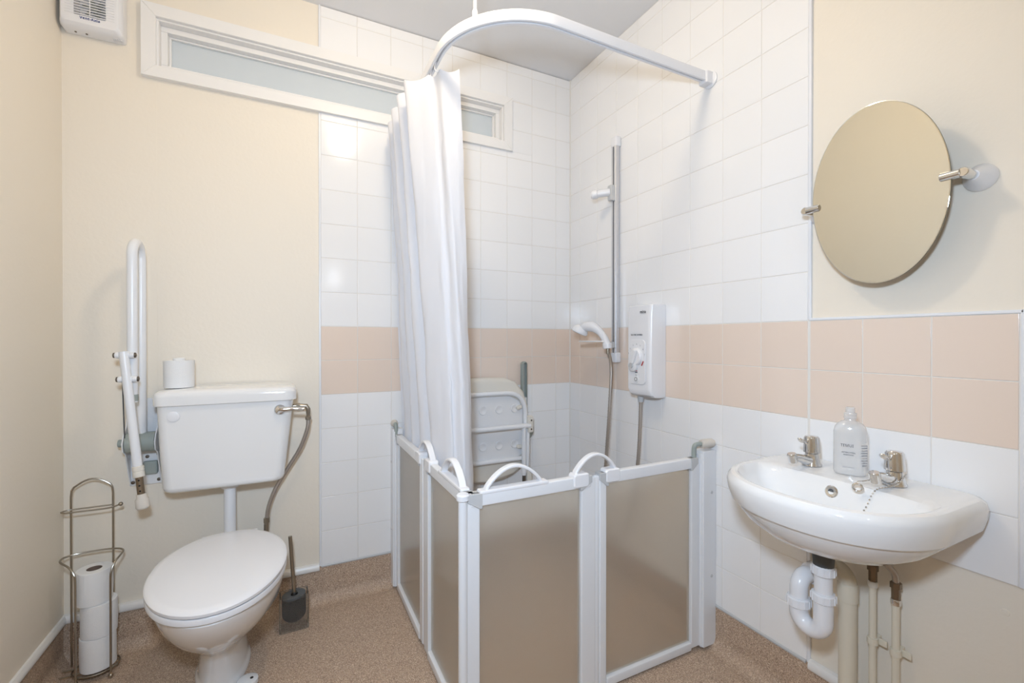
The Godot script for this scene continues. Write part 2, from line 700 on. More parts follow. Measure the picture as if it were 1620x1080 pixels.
	# strips on top of the coved vinyl
	var bp := PackedVector2Array([Vector2(-0.006, -0.012), Vector2(0.010, -0.014), Vector2(0.013, -0.008), Vector2(0.012, 0.004), Vector2(0.006, 0.012), Vector2(-0.006, 0.014)])
	var s1 := struct("baseboard_back", "white capping strip above the coved vinyl behind the toilet", "skirting")
	part("strip", MB.new().sweep([Vector3(-1.308, TB, 0), Vector3(LX, TB, 0)], flipx(bp)), M.gloss_paint, s1)
	var s2 := struct("baseboard_left", "white capping strip above the coved vinyl on the left wall", "skirting")
	part("strip", MB.new().sweep([Vector3(LX, TB, 0), Vector3(LX, TB, FZ)], flipx(bp)), M.gloss_paint, s2)
	var s3 := struct("baseboard_right", "white capping strip above the coved vinyl below the basin pipes", "skirting")
	part("strip", MB.new().sweep([Vector3(0, TB, FZ), Vector3(0, TB, 1.311)], flipx(bp)), M.gloss_paint, s3)
	var sealp := PackedVector2Array([Vector2(-0.004, -0.005), Vector2(0.0035, -0.005), Vector2(0.0045, 0.0), Vector2(0.0015, 0.005), Vector2(-0.004, 0.005)])
	var s4 := struct("trim_5", "thin sealant line where white tiles meet the coved vinyl", "sealant")
	part("bead", MB.new().sweep([Vector3(0, TB, 1.30), Vector3(0, TB, 0.0)], flipx(sealp)), M.light_grey, s4)
	part("bead", MB.new().sweep([Vector3(0, TB, 0), Vector3(-1.300, TB, 0)], flipx(sealp)), M.light_grey, s4)

	# door behind the camera, its small lit pane shows in the glazing of the tiles
	var d := struct("door_1", "white door behind the camera with a small lit glass pane", "door")
	var db := MB.new()
	db.rbox(Vector3(0.82, 1.64, 0.04), 0.002, Vector3(-1.1, 0.83, FZ - 0.022))
	db.rbox(Vector3(0.82, 0.15, 0.04), 0.002, Vector3(-1.1, 1.935, FZ - 0.022))
	db.rbox(Vector3(0.43, 0.21, 0.04), 0.002, Vector3(-1.295, 1.755, FZ - 0.022))
	db.rbox(Vector3(0.295, 0.21, 0.04), 0.002, Vector3(-0.8375, 1.755, FZ - 0.022))
	part("leaf", db, M.door_wood, d)
	var dp := mat(Color(0.9, 0.93, 1.0), 0.3)
	dp.emission_enabled = true
	dp.emission = Color(0.95, 0.97, 1.0)
	dp.emission_energy_multiplier = 10.0
	part("lit_window_pane", MB.new().rbox(Vector3(0.1, 0.21, 0.01), 0.001, Vector3(-1.0325, 1.755, FZ - 0.02)), dp, d)


func slab(b: MB, u0: float, u1: float, y0: float, y1: float, w0: float, w1: float, bev := 0.0005, xf := Transform3D()) -> void:
	b.rbox(Vector3(u1 - u0, y1 - y0, w1 - w0), bev, Vector3((u0 + u1) / 2, (y0 + y1) / 2, (w0 + w1) / 2), xf)


func flipx(p: PackedVector2Array) -> PackedVector2Array:
	var o := PackedVector2Array()
	for q in p:
		o.append(Vector2(-q.x, q.y))
	return o


func frame_ring(w: Node3D, a: Rect2, b: Rect2, zc: float, dz: float, called: String) -> void:
	var o := MB.new()
	o.rbox(Vector3(a.size.x, b.position.y - a.position.y, dz), 0.0015, Vector3(a.get_center().x, (a.position.y + b.position.y) / 2, zc))
	o.rbox(Vector3(a.size.x, a.end.y - b.end.y, dz), 0.0015, Vector3(a.get_center().x, (a.end.y + b.end.y) / 2, zc))
	o.rbox(Vector3(b.position.x - a.position.x, b.size.y, dz), 0.0015, Vector3((a.position.x + b.position.x) / 2, b.get_center().y, zc))
	o.rbox(Vector3(a.end.x - b.end.x, b.size.y, dz), 0.0015, Vector3((a.end.x + b.end.x) / 2, b.get_center().y, zc))
	part(called, o, M.window_paint, w)


func build_window() -> void:
	var w := struct("window_1", "long narrow high window with frosted glass in an off-white frame", "window")
	var x0 := -1.918
	var x1 := -0.371
	var y0 := 2.135
	var y1 := 2.411
	var ax0 := -1.873
	var ax1 := -0.419
	var ay0 := 2.18
	var ay1 := 2.364
	# architrave: mitred boards on the wall face
	for k in 4:
		var pts: Array
		match k:
			0: pts = [Vector2(x0, y0), Vector2(x1, y0), Vector2(ax1, ay0), Vector2(ax0, ay0)]
			1: pts = [Vector2(x1, y0), Vector2(x1, y1), Vector2(ax1, ay1), Vector2(ax1, ay0)]
			2: pts = [Vector2(x1, y1), Vector2(x0, y1), Vector2(ax0, ay1), Vector2(ax1, ay1)]
			3: pts = [Vector2(x0, y1), Vector2(x0, y0), Vector2(ax0, ay0), Vector2(ax0, ay1)]
		part("architrave", MB.new().prism(PackedVector2Array(pts), 0.024, 0.0018, Transform3D(Basis(), Vector3(0, 0, 0.004))), M.window_paint, w)
	# reveal lining and casement
	frame_ring(w, Rect2(-1.877, 2.176, 1.877 - 0.415, 0.192), Rect2(-1.866, 2.187, 1.866 - 0.426, 0.17), -0.055, 0.11, "reveal_lining")
	frame_ring(w, Rect2(-1.866, 2.187, 1.866 - 0.426, 0.17), Rect2(-1.845, 2.208, 1.845 - 0.447, 0.128), -0.05, 0.04, "casement_frame")
	frame_ring(w, Rect2(-1.845, 2.208, 1.845 - 0.447, 0.128), Rect2(-1.838, 2.215, 1.838 - 0.454, 0.114), -0.062, 0.012, "glazing_bead")
	part("glass_pane", MB.new().rbox(Vector3(1.40, 0.13, 0.005), 0.0005, Vector3(-1.146, 2.272, -0.071)), M.pane, w)


# ---------------------------------------------------------------- shower screens
# builds one folding pair in its own frame: u along the run from the wall (0) to the free end, y up,
# outer face towards +w
func screen_pair(t: Node3D, xf: Transform3D, segs: Array, wallp: float, flip: bool) -> void:
	var wp := MB.new()
	slab(wp, 0.0, wallp - 0.004, 0.012, 0.735, -0.034, 0.016, 0.003, xf)
	slab(wp, wallp * 0.55, wallp, 0.012, 0.725, -0.030, 0.010, 0.003, xf)
	part("wall_profile", wp, M.powder, t)
	for y in [0.27, 0.58]:
		part("screw_cap", MB.new().lathe([Vector2(0.006, 0), Vector2(0.0055, 0.002), Vector2(0.001, 0.003)], Vector3(wallp * 0.35, y, 0.0155), Vector3(0, 0, 1), 12, true, true, xf), M.light_grey, t)
	for k in segs.size():
		var s: Array = segs[k]        # [u0, u1] of the panel, stile widths
		var u0: float = s[0]
		var u1: float = s[1]
		var a: float = s[2]
		var c: float = s[3]
		var pn := Node3D.new()
		pn.name = "panel"
		t.add_child(pn, true)
		var b := MB.new()
		slab(b, u0, u0 + a, 0.014, 0.703, -0.026, 0.0, 0.004, xf)
		part("stile", b, M.powder, pn)
		b = MB.new()
		slab(b, u1 - c, u1, 0.014, 0.703, -0.026, 0.0, 0.004, xf)
		part("stile", b, M.powder, pn)
		b = MB.new()
		slab(b, u0 + a * 0.35, u1 - c * 0.35, 0.674, 0.712, -0.024, 0.003, 0.005, xf)
		part("top_rail", b, M.powder, pn)
		b = MB.new()
		slab(b, u0 + a, u1 - c, 0.008, 0.038, -0.024, 0.003, 0.005, xf)
		part("bottom_rail", b, M.powder, pn)
		b = MB.new()
		slab(b, u0 + a, u1 - c, 0.0, 0.0085, -0.015, -0.009, 0.001, xf)
		part("seal_strip", b, M.light_grey, pn)
		b = MB.new()
		slab(b, u0 + a - 0.004, u1 - c + 0.004, 0.034, 0.678, -0.016, -0.011, 0.001, xf)
		part("frosted_pane", b, M.frost, pn)
		for q in [u0 + a, u1 - c]:
			var sg := 1.0 if q == u0 + a else -1.0
			var tri := PackedVector2Array([Vector2(q - sg * a * 0.7, 0.712), Vector2(q + sg * 0.006, 0.712), Vector2(q + sg * 0.006, 0.668), Vector2(q - sg * 0.002, 0.668), Vector2(q - sg * a * 0.7, 0.69)])
			part("corner_cap", MB.new().prism(tri, 0.031, 0.0015, xf * Transform3D(Basis(), Vector3(0, 0, -0.0105))), M.light_grey, pn)


func loop_handle(t: Node3D, xf: Transform3D, u0: float, u1: float, h: float, big: bool) -> void:
	var hd := Node3D.new()
	hd.name = "loop_handle"
	t.add_child(hd, true)
	var path := []
	var n := 20
	for i in n + 1:
		var s := float(i) / n
		var u := lerpf(u0, u1, s)
		var y: float = 0.712 + h * pow(sin(PI * s), 0.75)
		path.append(xf * Vector3(u, y, -0.011))
	part("arch", MB.new().sweep(path, rrect(0.022, 0.010, 0.004, 3)), M.plastic, hd)
	if big:
		var w := (u1 - u0)
		for sgn in [0, 1]:
			var uc: float = u0 + 0.008 if sgn == 0 else u1 - 0.008
			var poly := rrect(w * 0.36, 0.045, 0.01)
			part("clip", MB.new().prism(poly, 0.036, 0.004, xf * Transform3D(Basis(), Vector3(uc + (0.012 if sgn == 0 else -0.012), 0.7, -0.0105))), M.plastic, hd)
	else:
		part("clip", MB.new().rbox(Vector3(u1 - u0 + 0.04, 0.012, 0.03), 0.004, Vector3((u0 + u1) / 2, 0.712, -0.0105), xf), M.plastic, hd)


func build_screens() -> void:
	# left run: along z from the back wall, outer face towards -x
	var xl := Transform3D(Basis(Vector3(0, 0, 1), Vector3(0, 1, 0), Vector3(-1, 0, 0)), Vector3(-0.985, 0, 0.0))
	var a := thing("folding_shower_screen", "half-height folding shower screen with frosted panes fixed to the back wall beside the toilet", "shower screen", Vector3.ZERO, "half-height folding shower screens")
	screen_pair(a, xl, [[0.048, 0.497, 0.026, 0.042], [0.517, 0.952, 0.052, 0.042]], 0.052, false)
	part("hinge", MB.new().rbox(Vector3(0.022, 0.69, 0.018), 0.006, Vector3(0.507, 0.36, -0.011), xl), M.powder, a)
	loop_handle(a, xl, 0.43, 0.60, 0.058, true)
	loop_handle(a, xl, 0.72, 0.90, 0.062, false)
	var st := Node3D.new()
	st.name = "stabiliser"
	a.add_child(st, true)
	part("post", MB.new().tube(smooth([Vector3(-0.985, 0.70, 0.045), Vector3(-0.985, 0.735, 0.045), Vector3(-0.985, 0.752, 0.04), Vector3(-0.985, 0.755, 0.025)], 5), 0.009, 10), M.grey_plastic, st)
	part("wall_foot", MB.new().lathe([Vector2(0.016, 0.0), Vector2(0.017, 0.006), Vector2(0.014, 0.022), Vector2(0.010, 0.028)], Vector3(-0.985, 0.755, 0.001), Vector3(0, 0, 1), 16), M.rubber_cream, st)

	# right run: along -x from the right wall, outer face towards +z
	var xr := Transform3D(Basis(Vector3(-1, 0, 0), Vector3(0, 1, 0), Vector3(0, 0, 1)), Vector3(0, 0, 0.957))
	var b := thing("folding_shower_screen", "half-height folding shower screen with wide frosted panes fixed to the right wall beside the basin", "shower screen", Vector3.ZERO, "half-height folding shower screens")
	screen_pair(b, xr, [[0.068, 0.525, 0.042, 0.028], [0.541, 0.99, 0.056, 0.046]], 0.07, true)
	part("hinge", MB.new().rbox(Vector3(0.02, 0.69, 0.018), 0.006, Vector3(0.533, 0.36, -0.011), xr), M.powder, b)
	loop_handle(b, xr, 0.455, 0.62, 0.062, true)
	loop_handle(b, xr, 0.74, 0.925, 0.062, false)
	part("corner_post", MB.new().lathe([Vector2(0.013, 0.012), Vector2(0.013, 0.696), Vector2(0.019, 0.699), Vector2(0.019, 0.712), Vector2(0.015, 0.716)], Vector3(-0.9935, 0, 0.951), Vector3.UP, 14), M.powder, b)
	st = Node3D.new()
	st.name = "stabiliser"
	b.add_child(st, true)
	part("post", MB.new().tube(smooth([Vector3(-0.088, 0.70, 0.947), Vector3(-0.088, 0.735, 0.947), Vector3(-0.084, 0.756, 0.95), Vector3(-0.06, 0.76, 0.955)], 5), 0.0085, 10), M.grey_plastic, st)
	part("wall_foot", MB.new().lathe([Vector2(0.014, 0.0), Vector2(0.016, 0.006), Vector2(0.016, 0.05), Vector2(0.012, 0.058)], Vector3(-0.061, 0.76, 0.955), Vector3(1, 0, 0.12), 14), M.rubber_cream, st)


# ---------------------------------------------------------------- curtain
func build_curtain() -> void:
	var r := thing("curtain_rail", "white curved shower curtain rail below the ceiling", "curtain rail")
	var path := [Vector3(-0.963, 2.13, 0.012), Vector3(-0.963, 2.13, 0.2), Vector3(-0.963, 2.13, 0.4), Vector3(-0.963, 2.13, 0.6)]
	path += arc(Vector3(-0.673, 2.13, 0.65), Vector3(-0.29, 0, 0), Vector3(0, 0, 0.29), 0.0, PI / 2, 18)
	path += [Vector3(-0.5, 2.13, 0.94), Vector3(-0.3, 2.13, 0.94), Vector3(-0.1, 2.13, 0.94), Vector3(-0.03, 2.13, 0.94)]
	var pr := PackedVector2Array([Vector2(-0.011, -0.017), Vector2(-0.0125, -0.014), Vector2(-0.0125, 0.014), Vector2(-0.01, 0.017), Vector2(0.01, 0.017), Vector2(0.0125, 0.014), Vector2(0.0125, -0.014), Vector2(0.011, -0.017), Vector2(0.0035, -0.017), Vector2(0.0035, -0.006), Vector2(-0.0035, -0.006), Vector2(-0.0035, -0.017)])
	part("track", MB.new().sweep(path, pr), M.plastic, r)
	var e := MB.new().rbox(Vector3(0.034, 0.045, 0.04), 0.005, Vector3(-0.02, 2.125, 0.94))
	e.lathe([Vector2(0.03, 0), Vector2(0.03, 0.004), Vector2(0.02, 0.008)], Vector3(-0.001, 2.122, 0.945), Vector3(-1, 0, 0), 18)
	part("wall_bracket", e, M.plastic, r)
	part("wall_bracket", MB.new().rbox(Vector3(0.04, 0.045, 0.022), 0.005, Vector3(-0.963, 2.125, 0.012)), M.plastic, r)
	var rod := MB.new().lathe([Vector2(0.009, 0), Vector2(0.009, 0.022), Vector2(0.0055, 0.03), Vector2(0.0055, H - 2.147 - 0.012)], Vector3(-0.905, 2.146, 0.822), Vector3.UP, 12)
	rod.lathe([Vector2(0.02, 0), Vector2(0.018, 0.012)], Vector3(-0.905, H - 0.012, 0.822), Vector3.UP, 16)
	part("ceiling_rod", rod, M.plastic, r)

	var c := thing("shower_curtain", "white fabric shower curtain bunched against the back wall", "curtain")
	var top := [Vector2(-0.888, 0.630), Vector2(-0.918, 0.615), Vector2(-0.948, 0.60), Vector2(-0.958, 0.565), Vector2(-0.975, 0.548), Vector2(-1.010, 0.512), Vector2(-1.046, 0.478), Vector2(-1.03, 0.455), Vector2(-0.94, 0.45), Vector2(-0.92, 0.42), Vector2(-1.03, 0.39), Vector2(-1.045, 0.36), Vector2(-0.94, 0.33), Vector2(-0.925, 0.30), Vector2(-1.03, 0.27), Vector2(-1.04, 0.24), Vector2(-0.935, 0.21), Vector2(-0.925, 0.175), Vector2(-1.02, 0.15), Vector2(-1.03, 0.12), Vector2(-0.94, 0.09), Vector2(-0.935, 0.06), Vector2(-1.02, 0.04)]
	var bot := [Vector2(-0.815, 0.60), Vector2(-0.835, 0.655), Vector2(-0.865, 0.685), Vector2(-0.885, 0.66), Vector2(-0.905, 0.66), Vector2(-0.92, 0.615), Vector2(-0.938, 0.56), Vector2(-0.925, 0.53), Vector2(-0.885, 0.51), Vector2(-0.88, 0.47), Vector2(-0.93, 0.43), Vector2(-0.938, 0.39), Vector2(-0.885, 0.35), Vector2(-0.88, 0.31), Vector2(-0.93, 0.27), Vector2(-0.938, 0.24), Vector2(-0.885, 0.21), Vector2(-0.88, 0.18), Vector2(-0.93, 0.14), Vector2(-0.938, 0.11), Vector2(-0.89, 0.085), Vector2(-0.89, 0.06), Vector2(-0.935, 0.04)]
	var tp := []
	var bt := []
	for i in top.size():
		tp.append(Vector3(top[i].x, 0, top[i].y))
		bt.append(Vector3(bot[i].x, 0, bot[i].y))
	tp = smooth(tp, 6)
	bt = smooth(bt, 6)
	var nz := FastNoiseLite.new()
	nz.seed = 4
	nz.frequency = 1.0
	var rings := []
	for j in 61:
		var s := j / 60.0
		var y := lerpf(2.098, 0.30, s)
		var k := pow(s, 0.85)
		var ring := PackedVector3Array()
		for i in tp.size():
			var p: Vector3 = tp[i].lerp(bt[i], k)
			var cr := 0.0
			for q in [1.42, 0.98, 1.85, 0.62]:
				cr += 0.003 * exp(-pow((y - q - 0.012 * sin(i * 0.09)) / 0.006, 2))
			var am := 0.007 * minf(1.0, s * 6.0)
			p.x += am * nz.get_noise_3d(i * 0.10, y * 2.2, 1.0) + cr
			p.z += am * nz.get_noise_3d(i * 0.10, y * 2.2, 9.0)
			var dip := 0.012 * absf(sin(i * PI / 12.0)) if j < 2 else 0.0
			ring.append(Vector3(p.x, y - dip * (1.0 - s * 30), p.z))
		rings.append(ring)
	part("fabric", MB.new().loft(rings, false, false, Transform3D(), false, false), M.curtain, c, 70.0)
	for i in 12:
		var z := 0.05 + i * 0.05
		part("hook", MB.new().tube(smooth([Vector3(-0.963, 2.118, z), Vector3(-0.968, 2.10, z), Vector3(-0.966, 2.086, z + 0.003), Vector3(-0.958, 2.082, z + 0.004), Vector3(-0.954, 2.092, z + 0.003)], 3), 0.0018, 6), M.plastic_satin, c)


# ---------------------------------------------------------------- basin
func oval(cx: float, cy: float, cz: float, hw: float, front: float, back: float, n1: float, n2: float, count := 72) -> PackedVector3Array:
	var r := PackedVector3Array()
	for i in count:
		var a := i * TAU / count
		var co := cos(a)
		var si := sin(a)
		var e: float = n1 if si > 0 else n2
		var z: float = hw * signf(co) * pow(absf(co), 2.0 / e)
		var x: float = -front * pow(absf(si), 2.0 / e) if si > 0 else back * pow(absf(si), 2.0 / e)
		r.append(Vector3(cx + x, cy, cz + z))
	return r


func build_basin() -> void:
	var t := thing("wash_basin", "white ceramic wall-hung wash basin below the oval mirror", "wash basin")
	var cz := 1.476
	var rings := []
	# [x centre, y, half width, reach to the front, reach to the back, exponents]
	for q in [
		[-0.205, 0.634, 0.030, 0.030, 0.030, 2.0, 2.0], [-0.205, 0.632, 0.045, 0.045, 0.045, 2.0, 2.0], [-0.205, 0.637, 0.105, 0.105, 0.12, 2.1, 2.3],
		[-0.200, 0.652, 0.158, 0.150, 0.185, 2.1, 3.0], [-0.195, 0.677, 0.194, 0.184, 0.192, 2.15, 5.0], [-0.190, 0.702, 0.216, 0.204, 0.188, 2.2, 8.0],
		[-0.190, 0.714, 0.222, 0.210, 0.188, 2.2, 9.0], [-0.190, 0.7155, 0.228, 0.217, 0.188, 2.2, 9.0], [-0.190, 0.719, 0.231, 0.220, 0.188, 2.2, 12.0], [-0.190, 0.744, 0.2365, 0.228, 0.188, 2.25, 14.0],
		[-0.190, 0.766, 0.2385, 0.231, 0.188, 2.25, 14.0], [-0.190, 0.778, 0.235, 0.228, 0.188, 2.25, 14.0], [-0.190, 0.7855, 0.228, 0.221, 0.187, 2.25, 12.0],
		[-0.190, 0.788, 0.218, 0.211, 0.184, 2.25, 12.0], [-0.205, 0.786, 0.208, 0.189, 0.080, 2.25, 4.0], [-0.212, 0.780, 0.203, 0.177, 0.060, 2.25, 3.6],
		[-0.215, 0.766, 0.196, 0.168, 0.049, 2.2, 3.2], [-0.22, 0.738, 0.184, 0.152, 0.043, 2.2, 3.0], [-0.222, 0.710, 0.157, 0.125, 0.038, 2.1, 2.6],
		[-0.222, 0.688, 0.115, 0.088, 0.033, 2.0, 2.2], [-0.215, 0.674, 0.06, 0.048, 0.03, 2.0, 2.0], [-0.21, 0.668, 0.022, 0.022, 0.022, 2.0, 2.0]]:
		rings.append(oval(q[0], q[1], cz, q[2], q[3], q[4], q[5], q[6]))
	part("bowl", MB.new().loft(rings, true, true), M.porcelain, t, 30.0)
	part("overflow_ring", MB.new().lathe([Vector2(0.006, -0.004), Vector2(0.007, 0.004), Vector2(0.013, 0.005), Vector2(0.016, 0.002), Vector2(0.016, -0.006)], Vector3(-0.170, 0.752, 1.462), Vector3(-1, 0.28, 0), 20), M.chrome, t)
	part("overflow_shade_disc", MB.new().lathe([Vector2(0.0075, -0.004), Vector2(0.007, 0.0015)], Vector3(-0.170, 0.752, 1.462), Vector3(-1, 0.28, 0), 16), M.grey_dark, t)  # dark grey disc painted in for the shade inside the overflow opening
	part("waste_ring", MB.new().lathe([Vector2(0.021, -0.002), Vector2(0.03, 0.003), Vector2(0.03, -0.006)], Vector3(-0.21, 0.672, cz), Vector3.UP, 20), M.chrome, t)


func make_tap(at: Vector3, label: String) -> Node3D:
	var t := thing("pillar_tap", label, "tap", at, "chrome pillar taps on the basin")
	part("body", MB.new().lathe([Vector2(0.025, 0.0), Vector2(0.025, 0.003), Vector2(0.022, 0.008), Vector2(0.019, 0.022), Vector2(0.0165, 0.03), Vector2(0.0165, 0.034)], Vector3.ZERO, Vector3.UP, 22), M.chrome, t)
	part("spout", MB.new().tube(smooth([Vector3(-0.005, 0.012, 0), Vector3(-0.03, 0.018, 0), Vector3(-0.055, 0.026, 0), Vector3(-0.072, 0.028, 0)], 5), [0.016, 0.0155, 0.015, 0.0145, 0.014, 0.0135, 0.013, 0.0125, 0.012, 0.0115, 0.011, 0.011, 0.011, 0.011, 0.011, 0.0105], 14), M.chrome, t)
	part("nozzle", MB.new().lathe([Vector2(0.0105, 0), Vector2(0.0125, 0.003), Vector2(0.0125, 0.024), Vector2(0.0105, 0.027)], Vector3(-0.072, 0.013, 0), Vector3(-0.25, 1, 0), 16), M.chrome, t)
	part("handle", MB.new().lathe([Vector2(0.016, 0.034), Vector2(0.0215, 0.037), Vector2(0.0195, 0.078), Vector2(0.016, 0.083), Vector2(0.004, 0.084)], Vector3.ZERO, Vector3.UP, 22), M.chrome, t)
	var lv := PackedVector2Array()
	for i in 20:
		var a := i * TAU / 20
		lv.append(Vector2(-0.044 + 0.011 * cos(a), 0.008 * sin(a)))
	var arm := MB.new().tube([Vector3(-0.012, 0.064, 0), Vector3(-0.024, 0.066, 0), Vector3(-0.035, 0.072, 0)], [0.0055, 0.005, 0.005], 10)
	arm.prism(lv, 0.006, 0.002, Transform3D(Basis(Vector3(0, 0, 1), -0.65) * Basis(Vector3(1, 0, 0), PI / 2), Vector3(-0.008, 0.047, 0)))
	part("lever", arm, M.chrome, t)
	return t


func build_basin_fittings() -> void:
	make_tap(Vector3(-0.088, 0.7875, 1.365), "chrome lever pillar tap nearest the shower screen").rotation.y = -0.12
	make_tap(Vector3(-0.088, 0.7875, 1.562), "chrome lever pillar tap with the plug chain, right of the soap bottle").rotation.y = -0.1
	# plug chain
	var ch := thing("plug_chain", "fine metal plug chain hooked over the right basin tap", "plug chain")
	var cp := smooth([Vector3(-0.085, 0.818, 1.584), Vector3(-0.108, 0.800, 1.580), Vector3(-0.125, 0.789, 1.568), Vector3(-0.16, 0.780, 1.553), Vector3(-0.19, 0.735, 1.545), Vector3(-0.215, 0.69, 1.52), Vector3(-0.24, 0.672, 1.49)], 12)
	for i in cp.size() - 1:
		if i % 2 == 0:
			part("link", MB.new().lathe([Vector2(0.0005, -0.0026), Vector2(0.0022, -0.0012), Vector2(0.0022, 0.0012), Vector2(0.0005, 0.0026)], cp[i], Vector3(cp[i + 1]) - Vector3(cp[i]), 6), M.chrome, ch)
	part("stay", MB.new().tube(smooth([Vector3(-0.145, 0.81, 1.552), Vector3(-0.165, 0.80, 1.535), Vector3(-0.178, 0.797, 1.525), Vector3(-0.18, 0.787, 1.522)], 5), 0.0015, 6), M.chrome, ch)
	part("stay_ring", MB.new().tube(arc(Vector3(-0.183, 0.784, 1.528), Vector3(0, 0.009, 0), Vector3(0.003, 0, 0.009), 0, TAU * 19 / 20, 19), 0.003, 8, Transform3D(), true), M.chrome, ch)

	# soap bottle
	var ang := atan2(-0.90, 0.43)            # faces the camera a little to the left
	var bt := thing("soap_bottle", "clear plastic hand soap bottle standing between the basin taps", "bottle", Vector3(-0.085, 0.788, 1.462))
	bt.rotation.y = ang
	var rings := []
	for q in [[0.0, 0.033, 0.024], [0.003, 0.036, 0.027], [0.008, 0.037, 0.028], [0.112, 0.037, 0.028], [0.125, 0.034, 0.026], [0.134, 0.028, 0.022], [0.140, 0.020, 0.016], [0.142, 0.0135, 0.0135], [0.148, 0.013, 0.013]]:
		var r := PackedVector3Array()
		for i in 40:
			var a := i * TAU / 40
			r.append(Vector3(q[1] * signf(cos(a)) * pow(absf(cos(a)), 0.8), q[0], q[2] * signf(sin(a)) * pow(absf(sin(a)), 0.8)))
		rings.append(r)
	part("body", MB.new().loft(rings), M.bottle, bt, 50.0)
	var cap := MB.new().lathe([Vector2(0.0145, 0.1485), Vector2(0.0145, 0.153), Vector2(0.0138, 0.155), Vector2(0.0145, 0.157), Vector2(0.0145, 0.161), Vector2(0.0138, 0.163), Vector2(0.0105, 0.1635), Vector2(0.0105, 0.176), Vector2(0.008, 0.178)], Vector3.ZERO, Vector3.UP, 24)
	part("cap", cap, M.bottle, bt)
	var fz := 0.0285
	text("lettering", "TEMUI", 0.0095, M.print, bt, Transform3D(Basis(), Vector3(-0.006, 0.079, fz)))
	text("lettering", "ANTIBACTERIAL", 0.0042, M.print, bt, Transform3D(Basis(), Vector3(-0.003, 0.061, fz)))
	text("lettering", "HANDWASH", 0.0042, M.print, bt, Transform3D(Basis(), Vector3(-0.003, 0.055, fz)))
	text("lettering", "WILD COTTON", 0.0038, M.print_light, bt, Transform3D(Basis(), Vector3(-0.003, 0.022, fz)))
	var side := Basis(Vector3.UP, 0.8)
	for k in 9:
		text("lettering", ["for hands", "use daily", "rinse well", "avoid eyes", "mild soap", "soft skin", "keep cool", "refill me", "500 ml"][k], 0.0042, M.print_light, bt, Transform3D(side, Vector3(0.0302, 0.082 - k * 0.0065, 0.0212)))


func union_nut(t: Node3D, at: Vector3, ax: Vector3, r: float, h: float) -> void:
	var b := MB.new().lathe([Vector2(r * 0.86, -h / 2), Vector2(r, -h / 2 + 0.003), Vector2(r, h / 2 - 0.003), Vector2(r * 0.9, h / 2)], at, ax, 24)
	for i in 12:
		var a := i * TAU / 12
		var bs := Basis(Quaternion(Vector3.UP, ax.normalized())) if absf(ax.normalized().y) < 0.999 else Basis()
		b.rbox(Vector3(0.004, h * 0.75, 0.003), 0.001, Vector3.ZERO, Transform3D(bs * Basis(Vector3.UP, a), at + bs * (Basis(Vector3.UP, a) * Vector3(r, 0, 0))))
	part("union_nut", b, M.plastic, t)


